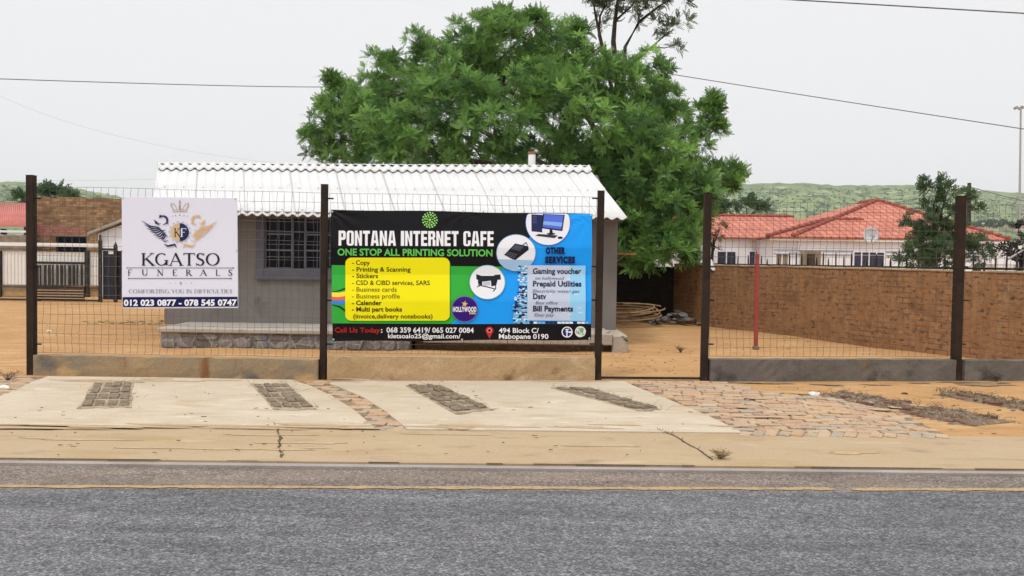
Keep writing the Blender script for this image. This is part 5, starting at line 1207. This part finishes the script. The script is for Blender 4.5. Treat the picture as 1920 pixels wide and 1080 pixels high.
b = MB(); b.box2((a_.x - .22, fy - .05, c_.z), (a_.x - .002, fy - .003, a_.z + .12)); b.box2((c_.x + .002, fy - .05, c_.z), (c_.x + .22, fy - .003, a_.z + .12)); b.box2((a_.x - .002, fy - .05, a_.z + .002), (c_.x + .002, fy - .003, a_.z + .12)); b.build('door_frame', M['tan'], rh)
# satellite dish
dc = P(1633, 441, 30.4); e_ = empty('satellite_dish', (dc.x, 30.6, dc.z), 'pale round satellite dish at the eave of the white house', 'satellite dish')
b = MB(); rr_ = 13.5 / FPX * 30.4; n = 24; vs_ = []; fs = []; ax = Vector((-.25, -1, .25)).normalized(); ux = ax.cross(Vector((0, 0, 1))).normalized(); uy = ux.cross(ax)
for j in range(6):
    for k in range(n): a_ = 6.283 * k / n; q = rr_ * (j + .02) / 5; vs_.append(dc + ux * math.cos(a_) * q + uy * math.sin(a_) * q * 1.12 + ax * (.10 * (j / 5) ** 2 - .06))
fs = [(j * n + k, j * n + (k + 1) % n, (j + 1) * n + (k + 1) % n, (j + 1) * n + k) for j in range(5) for k in range(n)]
b.add(vs_, fs); o = b.build('dish', mat('dish_grey', (.52, .52, .54), (.46, .46, .48), 3), e_, smooth=True, recalc=False); so = o.modifiers.new('t', 'SOLIDIFY'); so.thickness = .02
b = MB(); b.tube([dc - uy * rr_ * 1.0, dc - uy * rr_ * .7 + ax * .45], .018, 5); b.box(dc - uy * rr_ * .7 + ax * .47, (.08, .08, .1)); b.build('feed_arm', M['galv'], e_)
b = MB(); b.tube([dc - ax * .05, Vector((dc.x, 31.5, dc.z - .1))], .03, 6); b.build('bracket', M['galv'], e_)
# green bush-like tree in the neighbour's yard
YB = 21.0
tb = P(1752, 560, YB); e_ = empty('garden_tree', (tb.x, YB, 0), 'ragged dark green garden tree standing before the white house, left of the last post', 'tree')
GB = [lump(*q) for q in ((1755, 445, 34, YB), (1745, 480, 40, YB), (1712, 478, 24, YB), (1725, 420, 26, YB), (1775, 415, 28, YB), (1760, 375, 15, YB), (1778, 355, 10, YB), (1742, 350, 7, YB), (1770, 338, 5, YB), (1737, 340, 4, YB), (1815, 375, 17, YB), (1818, 360, 11, YB), (1740, 395, 16, YB), (1825, 390, 10, YB), (1825, 462, 26, YB), (1845, 465, 18, YB), (1810, 485, 28, YB), (1790, 450, 30, YB), (1705, 490, 16, YB), (1760, 480, 36, YB - .3), (1728, 450, 24, YB + .3), (1770, 395, 18, YB), (1700, 470, 14, YB), (1745, 425, 22, YB), (1768, 460, 30, YB - .4))]
crown('crown', GB, M['leaf_mid'], e_, 51, 8.5, L=.20, W=.06, nf=11, pairs=5, inner=.35)
limbs((tb.x, YB, -.1), P(1752, 470, YB), .09, [c for c, r in GB][::2], M['bark_dark'], e_, 5)
yb = 22.6; tb = P(1336, 520, yb); e_ = empty('dry_bush', (tb.x, yb, 0), 'dry straw coloured bush with bare twigs just right of the gateway post', 'bush')
DB = [lump(*q) for q in ((1345, 432, 15, yb), (1338, 448, 10, yb), (1352, 425, 8, yb), (1330, 440, 8, yb))]
crown('crown', DB, M['leaf_dry'], e_, 52, 9, L=.16, W=.03, nf=9, pairs=4)
limbs((tb.x, yb, -.1), P(1336, 470, yb), .05, [c for c, r in DB] + [tuple(P(1355, 462, yb)), tuple(P(1358, 470, yb))], M['bark_dark'], e_, 6)
yb = 17.5; tb = P(1915, 540, yb); e_ = empty('withered_bush', (tb.x, yb, 0), 'blackish withered bush at the right edge beside the white house', 'bush')
WB = [lump(*q) for q in ((1925, 455, 34, yb), (1905, 470, 22, yb), (1940, 440, 30, yb), (1900, 488, 16, yb), (1950, 470, 40, yb))]
crown('crown', WB, M['leaf_black'], e_, 53, 8, L=.16, W=.05, nf=9, pairs=4)
limbs((tb.x, yb, -.1), P(1915, 500, yb), .06, [c for c, r in WB], M['bark_dark'], e_, 7)
a_, c_ = P(1890, 486, 16.2), P(1940, 456, 16.2); b = MB(); b.tube([a_, c_, (c_.x + .4, c_.y, 0)], .022, 6); tag(b.build('slanting_pole', M['galv']), 'pale thin pole slanting over the withered bush at the right edge', 'pole')
# ------------------------------------------------------------------ neighbours on the left
YL = 26.4
M['sheet'] = mat('white_sheet', (.80, .80, .80), (.74, .74, .74), 3, patches=[((.55, .47, .40), 3, .68, .85, (1, 1, 1))], rough=.6)
M['sheetribs'] = mat('ribbed_white_sheet', (.76, .75, .73), (.70, .69, .66), 3, rough=.6)
def xz(px, py, Y=YL): p = P(px, py, Y); return p.x, p.z
gl = empty('sheet_fence', (P(90, 560, YL).x, YL, 0), 'long white metal sheet boundary fence with black frame, far left', 'fence')
def plate(par, name, m_, px0_, py0_, px1_, py1_, y0_, y1_):
    x0_, z1_ = xz(px0_, py0_); x1_, z0_ = xz(px1_, py1_); b = MB(); b.box2((x0_, y0_, z0_), (x1_, y1_, z1_)); return b.build(name, m_, par)
def ribbed(par, px0_, py0_, px1_, py1_, y, m_, pitch=.11):
    x0_, z1_ = xz(px0_, py0_); x1_, z0_ = xz(px1_, py1_); b = MB(); n = max(2, round((x1_ - x0_) / pitch)); prof = []
    for k in range(n):
        x = x0_ + (x1_ - x0_) * k / n; w_ = (x1_ - x0_) / n; prof += [(x, 0), (x + w_ * .55, 0), (x + w_ * .65, -.025), (x + w_ * .9, -.025)]
    prof.append((x1_, 0))
    b.add([(x, y + d_, z) for z in (z0_, z1_) for x, d_ in prof], [(i, i + 1, len(prof) + i + 1, len(prof) + i) for i in range(len(prof) - 1)])
    return b.build('sheet_panel', m_, par, recalc=False)
plate(gl, 'top_board', M['sheet'], -140, 452, 187, 463.5, YL - .02, YL + .04)
ribbed(gl, -140, 468.5, 187, 536, YL + .03, M['sheetribs'])
plate(gl, 'base_board', M['soil'], -140, 541, 187, 557, YL + .02, YL + .06)
plate(gl, 'rail', M['black'], -140, 463.8, 187, 469.6, YL - .05, YL + .01)
plate(gl, 'rail', M['black'], -140, 534.5, 187, 541, YL - .05, YL + .01)
plate(gl, 'rail', M['black'], -140, 557.2, 187, 565, YL - .05, YL + .04)
for px in (-90, 0, 164): plate(gl, 'post', M['black'], px - 4, 469.7, px + 4, 557.1, YL - .06, YL + .012)
pg = empty('picket_gate', (P(117, 560, YL).x, YL - .12, 0), 'black picket gate with pale slats below, before the white sheet fence', 'gate')
plate(pg, 'top_rail', M['black'], 68, 490, 162, 496, YL - .13, YL - .09)
plate(pg, 'bottom_rail', M['black'], 68, 536, 162, 541.5, YL - .13, YL - .09)
b = MB()
for k in range(12):
    px = 71 + 7.6 * k; wpx = (5, 2.6, 4.4)[k % 3]; x0_, z1_ = xz(px, 496.2); x1_, z0_ = xz(px + wpx, 535.8); b.box2((x0_, YL - .125, z0_), (x1_, YL - .095, z1_))
b.build('picket', M['black'], pg)
plate(pg, 'backing', M['black'], 68, 541.8, 161, 562, YL - .085, YL - .07)
b = MB()
for k in range(4): x0_, z1_ = xz(68.5, 542.5 + 5 * k); x1_, z0_ = xz(160.5, 545.6 + 5 * k); b.box2((x0_, YL - .13, z0_), (x1_, YL - .09, z1_))
b.build('slat', mat('pale_slat', (.48, .34, .21), (.42, .29, .17), 5), pg)
dg_ = empty('dark_gate', (P(207, 560, YL).x, YL, 0), 'dark navy sheet gate between black spiked posts, left of the funeral sign', 'gate')
plate(dg_, 'panel', M['navy_dark'], 193.5, 470, 228, 562, YL - .02, YL + .02)
for px, py in ((190, 446), (218.5, 455)):
    x0_, z1_ = xz(px - 3, py + 6); x1_, z0_ = xz(px + 3, 566); b = MB(); b.box2((x0_, YL - .1, -.1), (x1_, YL - .025, z1_)); c_ = (x0_ + x1_) / 2
    b.add([(x0_, YL - .1, z1_ + .0005), (x1_, YL - .1, z1_ + .0005), (x1_, YL - .025, z1_ + .0005), (x0_, YL - .025, z1_ + .0005), (c_, YL - .06, z1_ + .13)], [(0, 1, 4), (1, 2, 4), (2, 3, 4), (3, 0, 4), (3, 2, 1, 0)]); b.build('post', M['black'], dg_)
plate(dg_, 'rail', M['black'], 193.5, 465.5, 215.3, 469.8, YL - .06, YL - .025)
plate(dg_, 'number_plate', M['plastic_white'], 204, 471, 214.5, 476.5, YL - .035, YL - .021)
YR = 31.0
wall_lo = wall_run('stone_wall', P(-260, 560, 28.6) * 1 - Vector((0, 0, P(-260, 560, 28.6).z)), P(52, 560, 28.6) - Vector((0, 0, P(52, 560, 28.6).z)), (P(30, 440, 28.6).z, P(30, 441, 28.6).z), .2, M['tan'], 'low rough tan wall showing above the white sheet fence at left', 'wall', .03)
rbh = empty('red_roof_shed', (P(0, 560, YR).x, YR, 0), 'open shed with a faded red sheet roof at the left edge', 'shed')
A_, B_, C_, D_ = P(-190, 426, YR), P(54, 424.5, YR), P(54, 381, YR + 4.2), P(6, 381, YR + 4.2)
M['redroof'] = mat('faded_red_sheet', (.46, .14, .115), (.52, .19, .155), 1.5, patches=[((.55, .26, .21), 2.5, .6, .75, (3, 1, 1))], rough=.6)
o = corr_patch(A_, B_, C_, Vector((A_.x + (D_.x - P(2, 426, YR).x) , D_.y, D_.z)), 60, [(0, 0), (1, 0)], amp=.02).build('roof', M['redroof'], rbh, smooth=True, recalc=False); so = o.modifiers.new('t', 'SOLIDIFY'); so.thickness = .012
b = MB(); b.box2((A_.x + .3, YR + .5, -.1), (B_.x - .2, YR + .7, A_.z - .35)); b.build('wall', M['tan'], rbh)
for px in (-60, 8): x0_, z1_ = xz(px, 428, YR + .2); b = MB(); b.box2((x0_ - .07, YR + .1, -.1), (x0_ + .07, YR + .24, z1_ - .02)); b.build('post', M['black'], rbh)
b = MB(); b.box2((A_.x + .2, YR + .05, A_.z - .13), (B_.x - .05, YR + .09, A_.z - .05)); b.build('gutter', M['paint_white'], rbh)
YK = 33.0
M['brickhouse'] = brickmat('mottled_brick', (.20, .095, .05), (.40, .26, .14), (.22, .15, .09), .26, .10, .014, 0,
    patches=[((.15, .085, .045), 1.2, .50, .68, (1, 1, 1))], bump=.4)
M['pinkbrick'] = brickmat('pink_washed_brick', (.34, .12, .10), (.42, .19, .15), (.24, .11, .08), .26, .10, .014, 0, bump=.4)
bk = empty('brick_house', (P(150, 560, YK).x, YK, 0), 'roofless looking mottled brown brick house with pink washed lower bricks, left', 'house')
bx0, bz = xz(66, 373, YK); bx1, _ = xz(262, 376, YK); wx0, wz1 = xz(104.5, 443, YK); wx1, _ = xz(162, 443, YK); _, wz0 = xz(130, 480, YK)
b = MB(); wall_with_hole(b, bx0, bx1, -.1, bz, YK, .25, wx0, wx1, wz0, wz1); b.box2((bx0, YK + .2501, -.1), (bx0 + .25, YK + 7, bz)); b.box2((bx1 - .25, YK + .2501, -.1), (bx1, YK + 7, bz)); b.box2((bx0 + .25, YK + 6.75, -.1), (bx1 - .25, YK + 7, bz))
b.build('wall', M['brickhouse'], bk)
b = MB(); _, pz1 = xz(100, 424, YK); pxs = [P(70 + 11 * k, 424, YK).x for k in range(10)]; rn = random.Random(5)
b.prism([(pxs[0], YK - .006, wz1 + .02), (P(101, 450, YK).x, YK - .006, wz1 + .02)] + [(x, YK - .006, pz1 + rn.uniform(-.18, .12)) for x in pxs[:3][::-1]], (0, .005, 0))
b.prism([(P(101, 450, YK).x + .01, YK - .006, wz1 + .10), (P(158, 440, YK).x, YK - .006, wz1 + .10), (P(160, 428, YK).x, YK - .006, pz1 - .15), (P(140, 424, YK).x, YK - .006, pz1 - .02), (P(101, 424, YK).x + .01, YK - .006, pz1)], (0, .005, 0))
b.build('pink_wash', M['pinkbrick'], bk)
b = MB(); rn = random.Random(6); x = bx0
while x < bx1 - .1: l = rn.uniform(.2, .5); b.box2((x, YK + .01, bz + .001), (min(bx1, x + l - .01), YK + .24, bz + rn.uniform(.03, .1))); x += l
b.build('wall_top_brick', M['brickhouse'], bk)
b = MB(); b.box2((wx0, YK + .05, wz0), (wx1, YK + .08, wz1))
wnd = b.build('window', M['black'], bk)
b = MB()
for k in range(4): x0_ = wx0 + (wx1 - wx0) * (k + .06) / 4; b.box2((x0_, YK + .045, wz0 + .02), (x0_ + (wx1 - wx0) * .21, YK + .049, wz1 - .06))
b.build('pane', M['glass'], wnd)
b = MB(); b.box2((wx0 - .1, YK - .02, wz1 + .001), (wx1 + .1, YK - .001, wz1 + .08)); b.build('lintel', M['tan'], bk)
YW = 29.5
wh = empty('white_cottage', (P(215, 560, YW).x, YW, 0), 'small white gabled cottage half hidden behind the funeral sign', 'house')
cx0, cz0 = xz(184, 436, YW); cx1, cz1 = xz(246, 412, YW); cxr = 2 * cx1 - cx0
b = MB(); b.prism([(cx0, YW, -.1), (cxr, YW, -.1), (cxr, YW, cz0 - .03), (cx1, YW, cz1 - .05), (cx0, YW, cz0 - .03)], (0, 5, 0)); b.build('wall', M['paint_white'], wh)
b = MB(); 
for s in (-1, 1):
    e0 = Vector((cx1 + s * (cx1 - cx0 + .25), YW - .25, cz0 - .09)); e1 = Vector((cx1, YW - .25, cz1 + .02)); b.prism([e0, e1, e1 + Vector((0, 0, .09)), e0 + Vector((0, 0, .09))], (0, 5.5, 0))
b.build('roof', M['ledge'], wh)
b = MB(); b.bar((cx0 + .12, YW - .1, cz0 - .35), (cx0 + .12, YW - .1, cz0 - .08), .05, .05); b.build('gutter_end', M['black'], wh)
# trees behind the houses
def far_tree(name, lumps, Y, label, m_, seed, trunk_px, dens=1.6, L=.6, W=.2, grp=None):
    tb = P(trunk_px[0], 540, Y); e_ = empty(name, (tb.x, Y, 0), label, 'tree', grp); LL_ = [lump(a_[0], a_[1], a_[2], Y + rnd(-.6, .6)) for a_ in lumps]
    crown('crown', LL_, M[m_], e_, seed, dens, L=L, W=W, nf=9, pairs=5, inner=.3)
    limbs((tb.x, Y, -.1), P(trunk_px[0], trunk_px[1], Y), .15, [c for c, r in LL_], M['bark_dark'], e_, seed)
far_tree('conifer_tree', [(37, 368, 9), (45, 374, 9), (60, 372, 12), (72, 370, 12)], 44, 'dark spiky tree behind the first fence post at left', 'leaf_deep', 61, (50, 400), 2.6, .5, .14)
far_tree('conifer_tree', [(88, 356, 6), (92, 366, 9), (104, 366, 8), (108, 362, 5)], 44, 'dark peaked tree above the mottled brick house', 'leaf_deep', 62, (95, 400), 2.6, .5, .14)
far_tree('conifer_tree', [(128, 365, 7), (122, 370, 6), (132, 372, 5)], 44, 'smallest dark tree above the brick house, right of the peaked one', 'leaf_deep', 63, (128, 400), 2.6, .5, .14)
far_tree('broad_tree', [(1378, 396, 16), (1400, 388, 15), (1420, 392, 14), (1432, 398, 9), (1360, 392, 16), (1345, 400, 16)], 46, 'rounded deep green tree behind the left wing of the white house', 'leaf_deep', 64, (1395, 430), 1.8)
# utility pole and high mast lamp
pu0, pu1 = P(1818, 440, 52), P(1817.5, 343, 52)
e_ = empty('utility_pole', (pu0.x, 52, 0), 'dark wooden utility pole rising behind the garden tree', 'utility pole')
b = MB(); b.tube([(pu0.x, 52, -.1), (pu1.x, 52, pu1.z)], [.16, .11], 8); b.build('shaft', M['bark_dark'], e_)
b = MB(); b.bar((pu1.x - .35, 52, pu1.z - .5), (pu1.x + .35, 52, pu1.z - .5), .09, .09); b.build('crossarm', M['bark_dark'], e_)
for s in (-.3, .3): b = MB(); b.tube([(pu1.x + s, 52, pu1.z - .455), (pu1.x + s, 52, pu1.z - .3)], [.05, .035], 6); b.build('insulator', M['galv'], e_)
ml0, ml1 = P(1913, 440, 120), P(1914, 203, 120)
e_ = empty('high_mast_lamp', (ml0.x, 120, 0), 'tall thin grey mast with a ring of floodlights at the right edge', 'street lamp')
b = MB(); b.tube([(ml0.x, 120, -.1), (ml1.x, 120, ml1.z)], [.22, .11], 8); b.build('mast', M['galv'], e_)
b = MB(); b.tube([(ml1.x + .55 * math.cos(R(a_)), 120 + .55 * math.sin(R(a_)), ml1.z + .02) for a_ in range(0, 361, 30)], .05, 5); b.build('ring', M['galv'], e_)
for k in range(6): a_ = R(60 * k + 10); b = MB(); b.box((ml1.x + .72 * math.cos(a_), 120 + .72 * math.sin(a_), ml1.z + .1), (.4, .3, .28), Matrix.Rotation(a_, 3, 'Z') @ Matrix.Rotation(.5, 3, 'Y')); b.build('floodlight', M['galv'], e_)
# ------------------------------------------------------------------ overhead cables
def cable(name, pts, sag, rad, m_, label):
    b = MB(); P_ = [P(*p) for p in pts]; L = []
    if len(P_) == 2:
        for k in range(25): t = k / 24; L.append(P_[0].lerp(P_[1], t) + Vector((0, 0, -sag * 4 * t * (1 - t))))
    else:
        A_, B_, C_ = P_
        for k in range(41): t = k / 40; L.append(A_ * (1 - t) * (1 - 2 * t) + B_ * 4 * t * (1 - t) + C_ * t * (2 * t - 1))
    b.tube(L, rad, 5); tag(b.build(name, M[m_]), label, 'cable')
cable('power_cable', [(-1000, 110, 19), (250, 156, 24.4), (660, 162, 26)], 0, .012, 'cable', 'dark power cable crossing the sky left of the big tree')
cable('power_cable', [(1240, 136, 26.5), (1750, 216, 23.2), (2900, 390, 18)], 0, .012, 'cable', 'dark power cable sloping down the sky right of the big tree')
cable('power_cable', [(700, -44, 14), (1800, 18, 12.4), (3000, 92, 11.2)], 0, .010, 'cable', 'dark power cable across the top right corner of the sky')
cable('power_cable', [(-120, 110, 12), (430, 295, 14.5), (1106, 322, 18.6)], 0, .0019, 'cable_pale', 'thin pale cable sagging from the upper left to the right end of the white roof')
cable('power_cable', [(-200, 339, 30), (60, 339, 24), (292, 336, 17.4)], 0, .003, 'cable_pale', 'thin pale cable running level to the left end of the white roof')
cable('power_cable', [(1818, 350, 52), (1900, 372, 48), (2100, 420, 40)], 0, .022, 'cable', 'dark cable running right from the utility pole against the hill')
cable('power_cable', [(1817, 350, 52), (1690, 378, 50), (1560, 395, 48)], 0, .018, 'cable', 'dark cable running left from the utility pole above the red roof')
# ------------------------------------------------------------------ far hills
M['hillgrass'] = mat('hill_scrub', (.13, .18, .07), (.21, .26, .11), .02, .38, .62, .95, .1, patches=[((.065, .10, .04), .05, .50, .60, (1, .6, 1)), ((.045, .075, .03), .16, .56, .62, (1, .5, 1)), ((.30, .32, .17), .04, .58, .66, (1, .6, 1)), ((.32, .25, .16), .009, .66, .74, (1, 1, 1))])
def hill(name, prof, Yc, Yb, Yback, zb, seed):
    """prof: crest (px, py) left to right at distance Yc; slopes down to Yb in front and Yback behind"""
    rn = random.Random(seed); b = MB(); n = len(prof); xs = np.linspace(prof[0][0], prof[-1][0], 140); ys = np.interp(xs, [p[0] for p in prof], [p[1] for p in prof]); rows = []
    ts = [0, .15, .3, .45, .6, .75, .88, 1.0]
    for j, t in enumerate(ts + [1.3, 1.7]):
        for i, (x, y) in enumerate(zip(xs, ys)):
            c_ = P(x, y, Yc)
            if t <= 1: Y = Yb + (Yc - Yb) * t; z = zb + (c_.z - zb) * (t * t * (3 - 2 * t)) * (1 + (.08 * math.sin(i * .31 + j) * (1 - t)))
            else: Y = Yc + (Yback - Yc) * (t - 1) / .7; z = c_.z * (1 - (t - 1) / .7 * .9)
            b.v.append(Vector((c_.x * Y / Yc if t <= 1 else c_.x, Y, z + (rn.uniform(-1.2, 1.2) if t > .1 else 0))))
    q = len(xs)
    for j in range(len(ts) + 1):
        for i in range(q - 1): b.f.append([j * q + i, j * q + i + 1, (j + 1) * q + i + 1, (j + 1) * q + i]); b.m.append(0)
    o = b.build(name, M['hillgrass'], smooth=True, recalc=False, origin=(0, 0, 0)); return tag(o, kind='structure')
hill('hill', [(-500, 340), (-200, 342), (0, 346), (70, 348), (130, 354), (190, 366), (235, 376), (330, 392), (480, 415), (650, 440)], 1300, 500, 1900, -1, 1)
hill('hill', [(700, 450), (900, 420), (1100, 380), (1250, 358), (1390, 350), (1500, 350), (1600, 352), (1700, 353), (1770, 357), (1850, 362), (1920, 369), (2050, 380), (2300, 410)], 1500, 560, 2100, -1, 2)
# scattered tiny trees and houses along the crest and the foot of the right hill
rn = random.Random(77)
def hillbush(n, fx, Y, seed, label):
    rng = np.random.default_rng(seed); V, Ts = [], []
    for k in range(n):
        px, py, r = fx(rng); c = np.array(P(px, py, Y))
        for q in range(26):
            d = rng.normal(size=3); d /= np.linalg.norm(d); p = c + d * r * rng.uniform(.4, 1) * np.array([1.3, 1, .9]); a_ = rng.normal(size=3); a_ /= np.linalg.norm(a_); e1 = np.cross(d, a_); e1 /= np.linalg.norm(e1); e2 = np.cross(d, e1); s = r * .38
            V += [p + e1 * s, p + e2 * s, p - e1 * s, p - e2 * s]; Ts += [rng.uniform(0, 1)] * 4
    V = np.array(V); o = mesh_np('hill_trees', V, np.arange(len(V)).reshape(-1, 4), np.array(Ts), M['leaf_deep'], None); return tag(o, label, 'far trees', kind='stuff')
hillbush(120, lambda g_: ((lambda x: (x, np.interp(x, [1390, 1500, 1600, 1700, 1770, 1850, 1920], [350, 350, 352, 353, 357, 362, 369]) + g_.uniform(-1.5, 2), g_.uniform(1.2, 2.8)))(g_.uniform(1385, 1930))), 1490, 3, 'distant fringe of small trees along the crest of the right hill')
hillbush(60, lambda g_: ((lambda x: (x, np.interp(x, [0, 70, 130, 190, 235], [346, 348, 354, 366, 376]) + g_.uniform(-2, 2), g_.uniform(2, 4.5)))(g_.uniform(-20, 235))), 1290, 4, 'distant fringe of small trees along the crest of the left hill')
hillbush(46, lambda g_: (g_.uniform(1780, 1930), g_.uniform(414, 424), g_.uniform(1.2, 2.4)), 520, 5, 'small far trees in the settlement at the foot of the right hill')
from mathutils.bvhtree import BVHTree
def slope_bushes(hill_ob, n, x0, x1, ytop, depth, seed, label, rr):
    me = hill_ob.data; bv = BVHTree.FromPolygons([v.co for v in me.vertices], [p.vertices for p in me.polygons]); rng = np.random.default_rng(seed); V, Ts = [], []
    for k in range(n):
        px = rng.uniform(x0, x1); h = bv.ray_cast(CAMP, ray(px, ytop(px) + 2 + depth * rng.random()).normalized())
        if h[0] is None: continue
        r = rr * rng.uniform(.5, 1.4) * h[0].y / 1300; c = np.array(h[0]) + np.array([0, 0, r * .35])
        for q in range(16):
            d = rng.normal(size=3); d /= np.linalg.norm(d); p = c + d * r * rng.uniform(.4, 1) * np.array([1.2, 1, .8]); a_ = rng.normal(size=3); e1 = np.cross(d, a_); e1 /= np.linalg.norm(e1); e2 = np.cross(d, e1); s_ = r * .4
            V += [p + e1 * s_, p + e2 * s_, p - e1 * s_, p - e2 * s_]; Ts += [rng.uniform(0, 1)] * 4
    V = np.array(V); o = mesh_np('hill_trees', V, np.arange(len(V)).reshape(-1, 4), np.array(Ts), M['leaf_mid'], None); return tag(o, label, 'far scrub', kind='stuff')
HO = [o for o in COL.objects if o.name.startswith('hill') and o.get('kind') == 'structure']
slope_bushes(HO[0], 330, -20, 235, lambda x: np.interp(x, [0, 70, 130, 190, 235], [346, 348, 354, 366, 376]), 40, 8, 'scrub bushes dotted over the left hill', 2.0)
slope_bushes(HO[1], 900, 1385, 1930, lambda x: np.interp(x, [1390, 1500, 1600, 1700, 1770, 1850, 1920], [350, 350, 352, 353, 357, 362, 369]), 60, 9, 'scrub bushes dotted over the right hill', 1.8)
hl = [(1614, 352.5, 13, 4, 1480), (1628, 355, 9, 5, 1480), (1652, 354, 10, 4, 1480), (1838, 421, 12, 5, 540), (1862, 424, 15, 5, 530), (1888, 421, 12, 5, 540), (1905, 426, 13, 6, 520)]
cm_ = [mat('far_house_wall', (.50, .42, .34), (.58, .5, .42), .3), mat('far_house_roof', (.30, .22, .18), (.36, .27, .22), .3)]
hlab = ['small pale house on the hill crest, left of the red roof peak', 'lower pale house on the hill crest above the red roof peak', 'small pale house on the crest right of the red roof peak', 'tiny far house nearest the garden tree, at the foot of the hill', 'wide tiny far house below the hill, third from the right edge', 'tiny far house below the hill, second from the right edge', 'tiny far house below the hill, closest to the right edge']
for (px, py, wpx, hpx, Y), lb in zip(hl, hlab):
    c_ = P(px, py, Y); k = Y / FPX; e_ = empty('far_house', (c_.x, Y, c_.z - hpx * k), lb, 'house', 'far houses on and below the right hill'); z0_ = c_.z - hpx * k - 6 * (Y > 1000); z1_ = c_.z
    b = MB(); b.box2((c_.x - wpx * k / 2, Y - 4, z0_), (c_.x + wpx * k / 2, Y + 4, z1_)); b.build('wall', cm_[0], e_)
    b = MB(); q = wpx * k / 2 + .4; b.prism([(c_.x - q, Y - 4.5, z1_ + .01), (c_.x - q, Y + 4.5, z1_ + .01), (c_.x - q, Y, z1_ + 1.6)], (2 * q, 0, 0)); b.build('roof', cm_[1], e_)
# ------------------------------------------------------------------ haze
HZ = 0.0002
if HZ:
    b = MB(); b.box2((-2900, -380, -4), (2900, 2300, 190)); o = b.build('haze', None or bpy.data.materials.new('haze'), origin=(0, 0, 0)); tag(o, kind='stuff')
    mt = o.data.materials[0]; mt.use_nodes = True; t = mt.node_tree; t.nodes.clear(); om = N(t, 'ShaderNodeOutputMaterial'); pv = N(t, 'ShaderNodeVolumePrincipled')
    pv.inputs['Color'].default_value = (.93, .95, .97, 1); pv.inputs['Density'].default_value = HZ; pv.inputs['Anisotropy'].default_value = .2; t.links.new(pv.outputs[0], om.inputs['Volume'])
